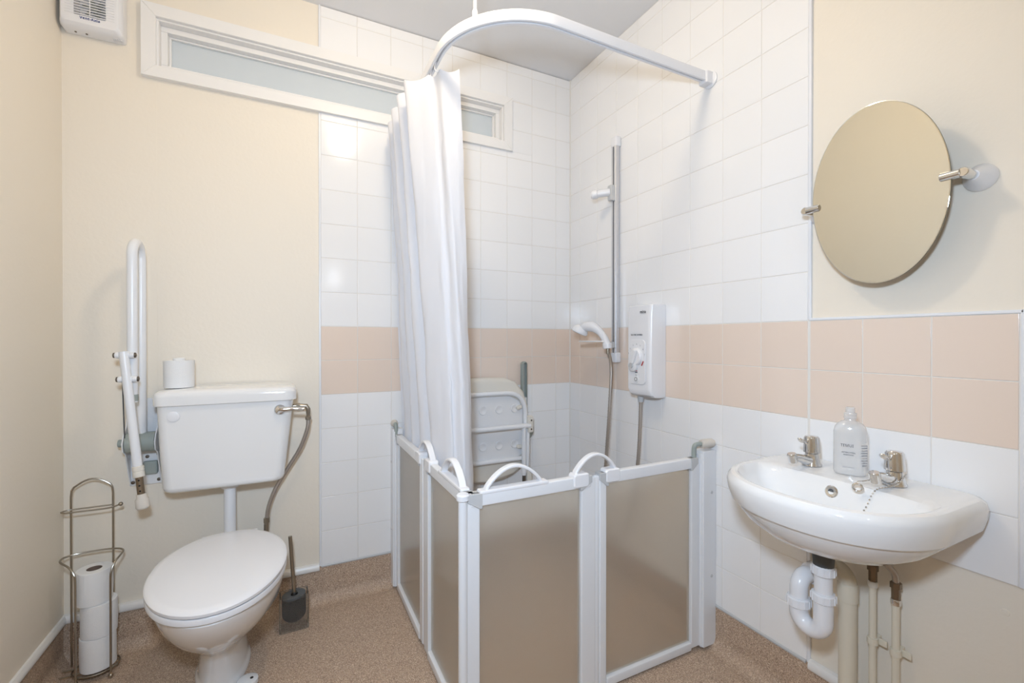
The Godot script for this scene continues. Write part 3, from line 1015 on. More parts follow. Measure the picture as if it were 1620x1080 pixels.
func build_basin_pipes() -> void:
	var t := thing("basin_trap", "white plastic waste trap under the basin", "waste trap")
	var X := -0.205
	var Z := 1.462
	part("basin_nut", MB.new().lathe([Vector2(0.040, 0.003), Vector2(0.036, -0.006), Vector2(0.026, -0.016)], Vector3(X, 0.627, Z), Vector3.UP, 20), M.dark, t)
	part("washer", MB.new().lathe([Vector2(0.023, 0), Vector2(0.025, -0.012), Vector2(0.023, -0.055)], Vector3(X, 0.613, Z), Vector3.UP, 20), M.grey_dark, t)
	union_nut(t, Vector3(X, 0.558, Z), Vector3.UP, 0.026, 0.026)
	part("tail_pipe", MB.new().lathe([Vector2(0.0205, 0.0), Vector2(0.0205, 0.10)], Vector3(X, 0.475, Z), Vector3.UP, 20), M.plastic, t)
	union_nut(t, Vector3(X, 0.488, Z), Vector3.UP, 0.027, 0.024)
	# the bend: down, u turn towards the shower, up and back to the wall
	var zz := Z - 0.062
	var path := [Vector3(X, 0.482, Z), Vector3(X, 0.45, Z), Vector3(X, 0.425, Z)]
	path += arc(Vector3(X, 0.425, (Z + zz) / 2), Vector3(0, 0, 0.031), Vector3(0, -0.033, 0), 0.15, PI - 0.15, 12)
	path += [Vector3(X, 0.425, zz), Vector3(X, 0.445, zz)]
	part("bend", MB.new().tube(path, 0.0225, 18), M.plastic, t)
	union_nut(t, Vector3(X, 0.447, zz), Vector3.UP, 0.028, 0.026)
	var up := [Vector3(X, 0.445, zz), Vector3(X, 0.472, zz)]
	up += arc(Vector3(X + 0.03, 0.480, zz), Vector3(-0.03, 0, 0), Vector3(0, 0.03, 0), 0.1, PI / 2, 8)
	up += [Vector3(X + 0.06, 0.51, zz + 0.004), Vector3(X + 0.09, 0.51, zz + 0.008)]
	part("outlet_elbow", MB.new().tube(up, 0.0215, 18), M.plastic, t)
	union_nut(t, Vector3(X + 0.055, 0.51, zz + 0.004), Vector3(1, 0, 0.1), 0.028, 0.022)

	var s := thing("waste_pipe", "thick cream painted waste pipe with an elbow on the wall below the basin", "pipe")
	var wp := [Vector3(-0.045, 0.004, 1.437), Vector3(-0.045, 0.3, 1.437), Vector3(-0.045, 0.44, 1.437), Vector3(-0.045, 0.470, 1.437)]
	wp += arc(Vector3(-0.045, 0.470, 1.40), Vector3(0, 0, 0.037), Vector3(0, 0.037, 0), 0.12, PI / 2, 8)
	wp += [Vector3(-0.07, 0.508, 1.399), Vector3(-0.114, 0.51, 1.407)]
	part("pipe", MB.new().tube(wp, 0.0215, 18), M.pipe_paint, s)
	part("socket", MB.new().lathe([Vector2(0.0235, 0), Vector2(0.0245, 0.003), Vector2(0.0245, 0.045), Vector2(0.022, 0.05)], Vector3(-0.045, 0.425, 1.437), Vector3.UP, 20), M.pipe_paint, s)

	for k in 2:
		var z: float = [1.492, 1.543][k]
		var w := thing("water_pipe", ["cream painted copper water pipe under the basin, next to the thick waste pipe", "cream painted copper water pipe under the basin, farthest from the trap"][k], "pipe", Vector3(-0.035, 0, z), "cream painted water pipes under the basin")
		var topy: float = [0.500, 0.478][k]
		part("pipe", MB.new().lathe([Vector2(0.0085, 0.004), Vector2(0.0085, topy)], Vector3.ZERO, Vector3.UP, 14), M.pipe_paint, w)
		part("joint", MB.new().lathe([Vector2(0.0105, 0), Vector2(0.0115, 0.003), Vector2(0.0115, 0.012), Vector2(0.0105, 0.015)], Vector3(0, topy - 0.012, 0), Vector3.UP, 14), M.ivory if k == 0 else M.chrome, w)
		part("valve", MB.new().lathe([Vector2(0.0095, 0), Vector2(0.0095, 0.028), Vector2(0.0125, 0.029), Vector2(0.0125, 0.043), Vector2(0.009, 0.046)], Vector3(0, topy + 0.002, 0), Vector3.UP, 6), M.brass, w)
		var p2 := [Vector3(0, topy + 0.04, 0), Vector3(-0.008, topy + 0.07, 0.0), Vector3(-0.03, topy + 0.105, [0.002, -0.014][k]), Vector3(-0.045, 0.64, [0.006, -0.022][k]), Vector3(-0.053, 0.73, [0.03, -0.02][k])]
		part("tail_hose", MB.new().tube(smooth(p2, 6), 0.0075, 12), M.hose if k else M.brass, w)
		part("pipe_clip", MB.new().lathe([Vector2(0.0095, 0), Vector2(0.0125, 0.001), Vector2(0.0125, 0.017), Vector2(0.0095, 0.018)], Vector3(0, 0.335, 0), Vector3.UP, 12).rbox(Vector3(0.028, 0.016, 0.014), 0.002, Vector3(0.018, 0.344, 0)).rbox(Vector3(0.006, 0.017, 0.03), 0.002, Vector3(0.012, 0.344, 0.013)), M.pipe_paint, w)


# ---------------------------------------------------------------- toilet
func egg(cx: float, y: float, zb: float, zf: float, hw: float, sq := 2.4, tilt := 0.0, count := 64) -> PackedVector3Array:
	# plan outline: flat-ish at the back (zb), elliptical to the front (zf); widest at 42 %
	var r := PackedVector3Array()
	var zm := lerpf(zb, zf, 0.46)
	for i in count:
		var a := i * TAU / count
		var co := cos(a)
		var si := sin(a)
		var e: float = 2.0 if si > 0 else sq
		var x := hw * signf(co) * pow(absf(co), 2.0 / e)
		var z := zm + ((zf - zm) * si if si > 0 else -(zm - zb) * pow(absf(si), 2.0 / e))
		if si < 0:
			x *= 1.0 - 0.30 * pow(absf(si), 1.25)
		r.append(Vector3(cx + x, y + tilt * (zf - z) / (zf - zb), z))
	return r


func cistern_ring(y: float, x0: float, x1: float, z1: float, rad: float) -> PackedVector3Array:
	var r := PackedVector3Array()
	var z0 := 0.002
	for p in rrect(x1 - x0, z1 - z0, rad, 6):
		r.append(Vector3((x0 + x1) / 2 + p.x, y, (z0 + z1) / 2 + p.y))
	return r


func build_toilet() -> void:
	var X := -1.622
	var t := thing("toilet", "white ceramic toilet with its lid closed, below the cistern", "toilet")
	var rings := []
	# pedestal to rim: [y, back, front, half width]
	for q in [[0.002, 0.10, 0.43, 0.082], [0.012, 0.10, 0.43, 0.082], [0.02, 0.10, 0.428, 0.078], [0.035, 0.11, 0.425, 0.073], [0.12, 0.12, 0.435, 0.068], [0.17, 0.12, 0.475, 0.08], [0.205, 0.11, 0.53, 0.118], [0.25, 0.10, 0.59, 0.150], [0.30, 0.09, 0.645, 0.172], [0.35, 0.08, 0.688, 0.181], [0.38, 0.07, 0.70, 0.182], [0.386, 0.075, 0.696, 0.178]]:
		rings.append(egg(X - 0.012 * clampf((0.3 - q[0]) / 0.15, 0.0, 1.0), q[0], q[1], q[2], q[3], 2.4))
	part("pan", MB.new().loft(rings), M.porcelain, t, 45.0)
	var st := []
	for q in [[0.388, 0.2, 0.704, 0.182], [0.391, 0.198, 0.709, 0.187], [0.402, 0.198, 0.710, 0.188], [0.407, 0.2, 0.707, 0.185]]:
		st.append(egg(X, q[0], q[1], q[2], q[3], 3.0, 0.012))
	part("seat", MB.new().loft(st), M.plastic, t, 45.0)
	var ld := []
	for q in [[0.409, 0.2, 0.704, 0.183], [0.411, 0.197, 0.709, 0.188], [0.419, 0.197, 0.710, 0.189], [0.425, 0.2, 0.704, 0.184], [0.429, 0.212, 0.688, 0.168], [0.431, 0.25, 0.63, 0.12]]:
		ld.append(egg(X, q[0], q[1], q[2], q[3], 3.0, 0.018))
	part("lid", MB.new().loft(ld), M.plastic, t, 45.0)
	for s in [-1, 1]:
		part("hinge", MB.new().rbox(Vector3(0.03, 0.05, 0.03), 0.006, Vector3(X + s * 0.075, 0.405, 0.185)), M.plastic, t)
	for s in [-1, 1]:
		var foot := MB.new().lathe([Vector2(0.032, 0.001), Vector2(0.031, 0.012), Vector2(0.02, 0.017)], Vector3(X - 0.012 + s * 0.082, 0, 0.40), Vector3.UP, 18)
		part("foot", foot, M.porcelain, t)
		part("screw", MB.new().lathe([Vector2(0.006, 0), Vector2(0.005, 0.003)], Vector3(X - 0.012 + s * 0.094, 0.015, 0.405), Vector3.UP, 10), M.dark, t)

	var fp := thing("flush_pipe", "white plastic flush pipe between cistern and toilet pan", "pipe")
	part("pipe", MB.new().tube([Vector3(-1.632, 0.60, 0.085), Vector3(-1.632, 0.45, 0.085), Vector3(-1.630, 0.30, 0.09)], 0.0205, 18), M.plastic, fp)
	part("nut", MB.new().lathe([Vector2(0.021, -0.014), Vector2(0.03, -0.01), Vector2(0.03, 0.006), Vector2(0.024, 0.008)], Vector3(-1.632, 0.585, 0.085), Vector3.UP, 20), M.plastic, fp)
	part("cone", MB.new().lathe([Vector2(0.0335, 0), Vector2(0.03, 0.03), Vector2(0.021, 0.05)], Vector3(-1.631, 0.34, 0.0875), Vector3.UP, 20), M.plastic, fp)

	var c := thing("cistern", "white ceramic low-level cistern on the cream wall above the toilet", "cistern")
	rings = []
	for q in [[0.598, -1.80, -1.47, 0.155, 0.02], [0.600, -1.815, -1.455, 0.17, 0.03], [0.608, -1.826, -1.446, 0.18, 0.035], [0.622, -1.83, -1.442, 0.184, 0.035], [0.75, -1.837, -1.428, 0.188, 0.035], [0.915, -1.843, -1.41, 0.192, 0.035]]:
		rings.append(cistern_ring(q[0], q[1], q[2], q[3], q[4]))
	part("tank", MB.new().loft(rings), M.porcelain, c, 45.0)
	rings = []
	for q in [[0.912, -1.850, -1.403, 0.199, 0.035], [0.914, -1.853, -1.40, 0.203, 0.04], [0.943, -1.854, -1.399, 0.205, 0.042], [0.956, -1.851, -1.402, 0.201, 0.042], [0.964, -1.842, -1.411, 0.191, 0.04], [0.968, -1.82, -1.433, 0.17, 0.035], [0.970, -1.76, -1.5, 0.12, 0.03]]:
		rings.append(cistern_ring(q[0], q[1], q[2], q[3], q[4]))
	part("lid", MB.new().loft(rings), M.porcelain, c, 45.0)
	part("blanking_plug", MB.new().lathe([Vector2(0.019, -0.004), Vector2(0.019, 0.003), Vector2(0.016, 0.005), Vector2(0.002, 0.0055)], Vector3(-1.79, 0.875, 0.191), Vector3(0, 0, 1), 22), M.plastic, c)
	var lv := Node3D.new()
	lv.name = "flush_lever"
	c.add_child(lv, true)
	part("boss", MB.new().lathe([Vector2(0.02, -0.003), Vector2(0.02, 0.004), Vector2(0.014, 0.012), Vector2(0.003, 0.016)], Vector3(-1.458, 0.877, 0.192), Vector3(0, 0, 1), 20), M.chrome, lv)
	part("arm", MB.new().tube(smooth([Vector3(-1.46, 0.878, 0.202), Vector3(-1.43, 0.88, 0.208), Vector3(-1.40, 0.879, 0.21), Vector3(-1.372, 0.877, 0.212)], 5), [0.013, 0.013, 0.012, 0.011, 0.0095, 0.0085, 0.008, 0.0075, 0.007, 0.007, 0.0068, 0.0068, 0.0068, 0.007, 0.0072, 0.0065], 12), M.chrome, lv)

	var h := thing("supply_hose", "braided steel supply hose curving down from the cistern valve", "hose")
	part("isolating_valve", MB.new().tube([Vector3(-1.415, 0.875, 0.10), Vector3(-1.385, 0.875, 0.10), Vector3(-1.362, 0.873, 0.10), Vector3(-1.355, 0.86, 0.10), Vector3(-1.355, 0.84, 0.10)], [0.009, 0.009, 0.009, 0.009, 0.008], 12).lathe([Vector2(0.0115, 0), Vector2(0.0115, 0.014)], Vector3(-1.40, 0.875, 0.10), Vector3.RIGHT, 6), M.steel, h)
	part("hose_end", MB.new().lathe([Vector2(0.0085, 0), Vector2(0.0115, 0.002), Vector2(0.0115, 0.014), Vector2(0.0075, 0.016), Vector2(0.0075, 0.024)], Vector3(-1.355, 0.815, 0.10), Vector3.UP, 12), M.steel, h)
	part("hose", MB.new().tube(smooth([Vector3(-1.355, 0.825, 0.10), Vector3(-1.358, 0.78, 0.10), Vector3(-1.385, 0.70, 0.09), Vector3(-1.43, 0.62, 0.075), Vector3(-1.475, 0.54, 0.065), Vector3(-1.50, 0.47, 0.06), Vector3(-1.507, 0.42, 0.06)], 8), 0.0078, 12), M.hose, h)
	part("coupling", MB.new().lathe([Vector2(0.0085, 0), Vector2(0.0085, 0.008), Vector2(0.0115, 0.01), Vector2(0.0115, 0.028), Vector2(0.0085, 0.03)], Vector3(-1.508, 0.395, 0.06), Vector3.UP, 12), M.steel, h)
	part("riser_pipe", MB.new().lathe([Vector2(0.0095, 0.0), Vector2(0.0095, 0.11)], Vector3(-1.509, 0.29, 0.06), Vector3.UP, 12).tube([Vector3(-1.509, 0.30, 0.06), Vector3(-1.509, 0.285, 0.05), Vector3(-1.509, 0.28, 0.03), Vector3(-1.509, 0.28, -0.005)], 0.0095, 12), M.steel, h)

	toilet_roll(Vector3(-1.788, 0.9705, 0.105), 0.046, 0.1, "spare toilet roll standing on the cistern lid", 0.3, true)


func toilet_roll(at: Vector3, r: float, h: float, label: String, turn: float, plain := false) -> void:
	var t := thing("toilet_roll", label, "toilet roll", at, "toilet rolls")
	t.rotation.y = turn
	var rings := []
	for q in [[0.021, 0.003], [r - 0.002, 0.0], [r, 0.002], [r + 0.0006, h * 0.5], [r, h - 0.002], [r - 0.002, h], [0.021, h - 0.001]]:
		var ring := PackedVector3Array()
		for i in 48:
			var a := i * TAU / 48
			var w: float = q[0]
			if w > 0.03:
				w += 0.0007 * sin(a * 3 + q[1] * 40) + (0.002 * float(i) / 48)
			ring.append(Vector3(w * cos(a), q[1], w * sin(a)))
		rings.append(ring)
	part("paper", MB.new().loft(rings, false, false, Transform3D(), true, true, true), M.paper, t, 50.0)
	part("card_core", MB.new().loft([ringc(0.021, 0.002), ringc(0.021, h - 0.0015), ringc(0.0195, h - 0.0015), ringc(0.0195, 0.002)], false, false, Transform3D(), true, true, true), M.card, t)
	if plain:
		part("core_plug", MB.new().lathe([Vector2(0.019, h - 0.03), Vector2(0.019, h + 0.006), Vector2(0.015, h + 0.009), Vector2(0.002, h + 0.0095)], Vector3.ZERO, Vector3.UP, 20), M.paper, t)
	# loose sheet end
	var sh := []
	for j in 2:
		var ring := PackedVector3Array()
		for i in 9:
			var a := -0.1 - i * 0.045
			var rr := r + 0.0028 + 0.00025 * i
			ring.append(Vector3(rr * cos(a), 0.003 + j * (h - 0.006), rr * sin(a)))
		for i in range(8, -1, -1):
			var a := -0.1 - i * 0.045
			var rr := r + 0.0022 + 0.0002 * i
			ring.append(Vector3(rr * cos(a), 0.003 + j * (h - 0.006), rr * sin(a)))
		sh.append(ring)
	part("loose_sheet", MB.new().loft(sh), M.paper, t)


func ringc(r: float, y: float, n := 32) -> PackedVector3Array:
	var o := PackedVector3Array()
	for i in n:
		var a := i * TAU / n
		o.append(Vector3(r * cos(a), y, r * sin(a)))
	return o


# ---------------------------------------------------------------- mirror
func build_mirror() -> void:
	var t := thing("oval_mirror", "oval frameless tilting mirror on the cream wall above the basin", "mirror", Vector3(-0.074, 1.520, 1.511))
	var tilt := Basis(Vector3(0, 0, 1), 0.075)
	var rings := []
	var back := []
	for q in [[1.0, 0.0], [1.0, -0.004], [0.985, -0.0048]]:
		var r := PackedVector3Array()
		for i in 96:
			var a := i * TAU / 96
			r.append(Vector3(q[1], 0.228 * sin(a) * q[0], 0.151 * cos(a) * q[0]))
		if q[0] == 1.0:
			back.append(r)
		rings.append(r)
	part("glass", MB.new().loft([rings[1], rings[2]], false, true, Transform3D(tilt, Vector3.ZERO), true, true), M.mirror, t, 20.0)
	part("rim", MB.new().loft(back, true, false, Transform3D(tilt, Vector3.ZERO), true, true), M.mirror_edge, t)
	for s in [-1, 1]:
		var b := Node3D.new()
		b.name = "bracket"
		t.add_child(b, true)
		var z: float = s * 0.172
		part("wall_cone", MB.new().lathe([Vector2(0.031, 0.0), Vector2(0.031, 0.003), Vector2(0.027, 0.01), Vector2(0.014, 0.034), Vector2(0.011, 0.04)], Vector3(0.0795, 0, z + s * 0.002), Vector3(-1, 0, 0), 24), M.plastic_satin, b)
		part("stem", MB.new().lathe([Vector2(0.0095, 0), Vector2(0.0105, 0.002), Vector2(0.0105, 0.030), Vector2(0.009, 0.034), Vector2(0.0115, 0.036), Vector2(0.0115, 0.052), Vector2(0.009, 0.055)], Vector3(0.046, 0, z), Vector3(-1, 0, 0), 18), M.chrome, b)
		part("clip", MB.new().lathe([Vector2(0.008, 0), Vector2(0.01, 0.001), Vector2(0.01, 0.034), Vector2(0.0085, 0.036)], Vector3(-0.004, 0, z - s * 0.004), Vector3(0, 0, -s), 18), M.chrome, b)


# ---------------------------------------------------------------- grab rail
func build_grab_rail() -> void:
	var t := thing("drop_down_grab_rail", "white folded-up support rail with a leg on the wall beside the cistern", "grab rail")
	var x := -1.909
	var loop := [Vector3(x, 0.93, 0.165), Vector3(x, 1.1, 0.165), Vector3(x, 1.3, 0.165), Vector3(x, 1.42, 0.165)]
	loop += arc(Vector3(x, 1.435, 0.112), Vector3(0, 0, 0.053), Vector3(0, 0.053, 0), 0.1, PI - 0.1, 12)
	loop += [Vector3(x, 1.42, 0.059), Vector3(x, 1.2, 0.059), Vector3(x, 1.0, 0.059), Vector3(x, 0.78, 0.059)]
	part("loop_tube", MB.new().tube(loop, 0.0155, 16), M.powder, t)
	part("band", MB.new().lathe([Vector2(0.0165, 0), Vector2(0.0165, 0.022)], Vector3(x, 0.935, 0.165), Vector3.UP, 16), M.grey_plastic, t)
	part("back_plate", MB.new().prism(rrect(0.097, 0.325, 0.006), 0.008, 0.0015, Transform3D(Basis(), Vector3(-1.909, 0.762, -0.002))), M.powder, t)
	for q in [[-1.948, 0.612], [-1.870, 0.615], [-1.942, 0.70], [-1.905, 0.705], [-1.871, 0.712], [-1.948, 0.9]]:
		part("screw", MB.new().lathe([Vector2(0.0065, 0), Vector2(0.006, 0.003), Vector2(0.002, 0.004)], Vector3(q[0], q[1], 0.002), Vector3(0, 0, 1), 12), M.screw, t)
	# side cheeks and pivot barrel
	for s in [-1, 1]:
		var cheek := PackedVector2Array([Vector2(0.0, 0.60), Vector2(0.0, 0.92), Vector2(0.02, 0.91), Vector2(0.05, 0.83), Vector2(0.085, 0.80), Vector2(0.098, 0.775), Vector2(0.09, 0.745), Vector2(0.06, 0.73), Vector2(0.02, 0.64)])
		part("cheek", MB.new().prism(cheek, 0.004, 0.0012, Transform3D(Basis(Vector3(0, 0, 1), Vector3(0, 1, 0), Vector3(-1, 0, 0)), Vector3(-1.909 + s * 0.0465, 0, 0.002))), M.powder, t)
	part("pivot_barrel", MB.new().lathe([Vector2(0.033, -0.044), Vector2(0.036, -0.042), Vector2(0.036, 0.042), Vector2(0.033, 0.044)], Vector3(-1.909, 0.772, 0.059), Vector3.RIGHT, 22), M.grey_plastic, t)
	part("pivot_knob", MB.new().lathe([Vector2(0.014, 0), Vector2(0.014, 0.016), Vector2(0.012, 0.019)], Vector3(-1.957, 0.772, 0.059), Vector3.LEFT, 16), M.grey_plastic, t)
	part("latch_block", MB.new().rbox(Vector3(0.045, 0.05, 0.02), 0.006, Vector3(-1.893, 0.665, 0.012)), M.grey_plastic, t)
	# the folded leg
	var lg := Node3D.new()
	lg.name = "leg"
	t.add_child(lg, true)
	var a := Vector3(-1.926, 1.105, 0.192)
	var b := Vector3(-1.882, 0.70, 0.215)
	part("leg_tube", MB.new().tube([a, a.lerp(b, 0.5), b], 0.0135, 14), M.powder, lg)
	var d := (b - a).normalized()
	part("sleeve", MB.new().lathe([Vector2(0.014, 0), Vector2(0.0165, 0.002), Vector2(0.0165, 0.016), Vector2(0.015, 0.018), Vector2(0.0165, 0.02), Vector2(0.0165, 0.036), Vector2(0.013, 0.038)], b - d * 0.02, d, 16), M.ivory, lg)
	part("inner_tube", MB.new().tube([b + d * 0.01, b + d * 0.09], 0.0105, 14), M.brass, lg)
	for k in 3:
		part("hole_shade_disc", MB.new().lathe([Vector2(0.003, -0.001), Vector2(0.003, 0.0006)], b + d * (0.028 + 0.018 * k) + Vector3(0.0005, 0.001, 0.0102), Vector3(0.1, 0, 1), 10), M.dark, lg)  # dark discs on the tube, painted shade in place of drilled holes
	part("rubber_foot", MB.new().lathe([Vector2(0.014, 0), Vector2(0.0145, 0.012), Vector2(0.019, 0.018), Vector2(0.0195, 0.044), Vector2(0.015, 0.05), Vector2(0.004, 0.051)], b + d * 0.075, d, 18), M.rubber_cream, lg)
	for q in [0.0, 0.2]:
		var c := a.lerp(b, q)
		part("clip", MB.new().rbox(Vector3(0.03, 0.02, 0.04), 0.005, c + Vector3(0.003, -0.012, -0.012)), M.powder, lg)
		for s in [-1, 1]:
			part("bolt", MB.new().lathe([Vector2(0.009, 0), Vector2(0.0105, 0.002), Vector2(0.0105, 0.009), Vector2(0.008, 0.012)], c + Vector3(0.003 + s * 0.014, -0.012, 0.0), Vector3(s, 0, 0), 12), M.powder, lg)
			part("bolt_cap", MB.new().lathe([Vector2(0.009, 0), Vector2(0.0085, 0.004), Vector2(0.003, 0.006)], c + Vector3(0.003 + s * 0.026, -0.012, 0.0), Vector3(s, 0, 0), 12), M.screw, lg)
	part("stay_rod", MB.new().tube([a.lerp(b, 0.2) + Vector3(-0.012, -0.012, -0.004), Vector3(-1.945, 0.80, 0.11)], 0.002, 8), M.grey_dark, lg)


# ---------------------------------------------------------------- shower
func build_shower() -> void:
	# riser rail
	var t := thing("shower_riser_rail", "slim aluminium shower riser rail on the tiles in the corner", "shower rail")
	var Z := 0.418
	part("rail", MB.new().rbox(Vector3(0.022, 1.0, 0.034), 0.004, Vector3(-0.022, 1.575, Z)), M.satin_alu, t)
	part("dark_strip", MB.new().rbox(Vector3(0.002, 0.985, 0.006), 0.0005, Vector3(-0.0328, 1.575, Z)), M.dark_strip, t)  # dark strip laid down the rail face, no channel is cut
	part("end_cap", MB.new().rbox(Vector3(0.034, 0.05, 0.042), 0.008, Vector3(-0.018, 1.060, Z)), M.plastic, t)
	part("end_cap", MB.new().rbox(Vector3(0.034, 0.05, 0.042), 0.008, Vector3(-0.018, 2.092, Z)), M.plastic, t)
	var sl := MB.new().rbox(Vector3(0.034, 0.075, 0.03), 0.006, Vector3(-0.04, 1.845, Z - 0.002))
	part("slider", sl, M.light_grey, t)
	part("slider_arm", MB.new().tube([Vector3(-0.05, 1.85, Z - 0.005), Vector3(-0.085, 1.846, Z - 0.03), Vector3(-0.10, 1.842, Z - 0.045)], [0.018, 0.018, 0.016], 14), M.plastic, t)
	part("slider_knob", MB.new().lathe([Vector2(0.016, 0), Vector2(0.022, 0.004), Vector2(0.021, 0.026), Vector2(0.013, 0.034)], Vector3(-0.095, 1.845, Z - 0.04), Vector3(-0.75, -0.15, -0.65), 16), M.plastic, t)
	part("holder_clamp", MB.new().rbox(Vector3(0.03, 0.03, 0.03), 0.005, Vector3(-0.045, 1.12, Z)), M.light_grey, t)
	var tray := PackedVector2Array()
	for i in 24:
		var a := i * TAU / 24
		tray.append(Vector2(-0.10 + 0.058 * cos(a), 0.10 * sin(a)))
	part("soap_tray", MB.new().prism(tray, 0.006, 0.002, Transform3D(Basis(Vector3(1, 0, 0), PI / 2), Vector3(0.0, 1.137, Z - 0.06))), M.plastic_satin, t)

	var hd := thing("shower_handset", "white plastic shower handset resting in the rail's holder", "shower head")
	var hp := [Vector3(-0.095, 1.108, Z + 0.035), Vector3(-0.10, 1.14, Z + 0.028), Vector3(-0.112, 1.178, Z + 0.005), Vector3(-0.125, 1.204, Z - 0.03), Vector3(-0.135, 1.209, Z - 0.062), Vector3(-0.142, 1.204, Z - 0.09)]
	var hr := []
	for i in 26:
		hr.append(0.0205 - 0.004 * sin(PI * minf(1.0, i / 16.0)) + (0.004 * sin(PI * (i - 10) / 15.0) if i > 10 else 0.0))
	part("handle", MB.new().tube(smooth(hp, 5), hr, 16), M.plastic, hd)
	var ax := Vector3(-0.28, -0.9, -0.32)
	part("head", MB.new().lathe([Vector2(0.016, -0.018), Vector2(0.030, -0.010), Vector2(0.039, 0.002), Vector2(0.042, 0.012), Vector2(0.040, 0.018)], Vector3(-0.148, 1.196, Z - 0.105), ax, 28), M.plastic, hd)
	part("spray_plate", MB.new().lathe([Vector2(0.038, 0.0), Vector2(0.035, 0.003), Vector2(0.002, 0.0035)], Vector3(-0.148, 1.196, Z - 0.105) + ax.normalized() * 0.0175, ax, 28), M.light_grey, hd)
	part("collar", MB.new().lathe([Vector2(0.021, 0), Vector2(0.0225, 0.003), Vector2(0.0225, 0.022), Vector2(0.019, 0.025)], Vector3(-0.094, 1.104, Z + 0.036), Vector3(-0.05, 1, -0.1), 18), M.plastic, hd)

	# electric shower
	var e := thing("electric_shower", "white electric shower unit with a control dial on the tiled wall", "shower unit")
	var rings := []
	for q in [[0.900, 0.05, 0.004], [0.903, 0.068, 0.002], [0.912, 0.08, 0.001], [0.935, 0.09, 0.0], [1.24, 0.09, 0.0], [1.288, 0.085, 0.0], [1.293, 0.08, 0.002]]:
		var r := PackedVector3Array()
		var d: float = q[1]
		var i: float = q[2]
		for p in [Vector2(-0.001, 0.577 + i), Vector2(-d * 0.75, 0.580 + i), Vector2(-d * 0.93, 0.583 + i), Vector2(-d, 0.591 + i), Vector2(-d * 1.03, 0.65), Vector2(-d, 0.710 - i), Vector2(-d * 0.97, 0.718 - i), Vector2(-d * 0.90, 0.724 - i), Vector2(-d * 0.5, 0.725 - i), Vector2(-0.001, 0.722 - i)]:
			r.append(Vector3(p.x, q[0], p.y))
		rings.append(r)
	part("casing", MB.new().loft(rings), M.plastic, e, 28.0)
	var fx := -0.0935
	var face := Transform3D(Basis(Vector3(0, 0, 1), Vector3(0, 1, 0), Vector3(-1, 0, 0)), Vector3(fx, 0, 0.652))
	part("control_panel", MB.new().prism(rrect(0.098, 0.19, 0.02), 0.004, 0.0015, face * Transform3D(Basis(), Vector3(0, 1.05, 0.0))), M.plastic, e)
	part("dial", MB.new().lathe([Vector2(0.038, 0.0), Vector2(0.037, 0.010), Vector2(0.033, 0.014), Vector2(0.002, 0.015)], Vector3(fx - 0.001, 1.072, 0.648), Vector3(-1, 0, 0), 28), M.plastic, e)
	part("dial_grip", MB.new().rbox(Vector3(0.016, 0.062, 0.022), 0.006, Vector3.ZERO, Transform3D(Basis(Vector3(1, 0, 0), 0.35), Vector3(fx - 0.02, 1.074, 0.65))), M.plastic_satin, e)
	part("dial", MB.new().lathe([Vector2(0.027, 0.0), Vector2(0.026, 0.012), Vector2(0.021, 0.016), Vector2(0.002, 0.017)], Vector3(fx - 0.001, 1.035, 0.633), Vector3(-1, 0, 0), 24), M.plastic_satin, e)
	part("dial_hub", MB.new().lathe([Vector2(0.012, 0.0), Vector2(0.011, 0.006), Vector2(0.002, 0.0065)], Vector3(fx - 0.017, 1.035, 0.633), Vector3(-1, 0, 0), 18), M.light_grey, e)
	part("start_button", MB.new().lathe([Vector2(0.016, 0.0), Vector2(0.015, 0.004), Vector2(0.002, 0.0045)], Vector3(fx - 0.001, 0.977, 0.648), Vector3(-1, 0, 0), 22), M.plastic_satin, e)
	part("button_ring", MB.new().tube(arc(Vector3(fx - 0.0055, 0.977, 0.648), Vector3(0, 0.0075, 0), Vector3(0, 0, 0.0075), 0, TAU * 15 / 16, 15), 0.0011, 6, Transform3D(), true), M.grey_dark, e)
	part("power_mark", MB.new().rbox(Vector3(0.001, 0.022, 0.006), 0.0004, Vector3.ZERO, Transform3D(Basis(Vector3(1, 0, 0), 0.5), Vector3(fx - 0.0025, 1.045, 0.685))), M.red_print, e)
	part("indicator_mark", MB.new().rbox(Vector3(0.001, 0.004, 0.014), 0.0004, Vector3(fx - 0.0025, 1.006, 0.648)), M.print, e)
	part("indicator_mark", MB.new().rbox(Vector3(0.001, 0.003, 0.012), 0.0004, Vector3(fx - 0.0025, 1.012, 0.648)), M.red_print, e)
	part("drop_mark", MB.new().sphere(0.006, Vector3(fx - 0.0005, 0.996, 0.648), 10), M.light_grey, e)
	text("lettering", "mira", 0.016, M.print, e, face * Transform3D(Basis(), Vector3(0.034, 1.262, 0.0015)), true)
	text("lettering", "ELECTRIC SHOWER", 0.0085, M.print, e, face * Transform3D(Basis(), Vector3(-0.005, 1.166, 0.0005)))
	for k in 7:
		var a := PI * 0.92 - k * 0.45
		text("lettering", str(k + 1), 0.009, M.print_light, e, face * Transform3D(Basis(), Vector3(-0.004 + 0.05 * cos(a), 1.072 + 0.054 * sin(a), 0.0025)))

	# hose: from the unit down, round behind the screen and up to the handset
	var h := thing("shower_hose", "ribbed metal shower hose hanging in a loop from unit to handset", "shower hose")
	part("hose_nut", MB.new().lathe([Vector2(0.012, 0), Vector2(0.014, -0.003), Vector2(0.0115, -0.03), Vector2(0.009, -0.032)], Vector3(-0.045, 0.903, 0.62), Vector3.UP, 14), M.light_grey, h)
	part("hose_nut", MB.new().lathe([Vector2(0.009, 0.0), Vector2(0.0085, -0.028), Vector2(0.007, -0.03)], Vector3(-0.094, 1.108, Z + 0.037), Vector3(0.03, 1, 0), 14), M.steel, h)
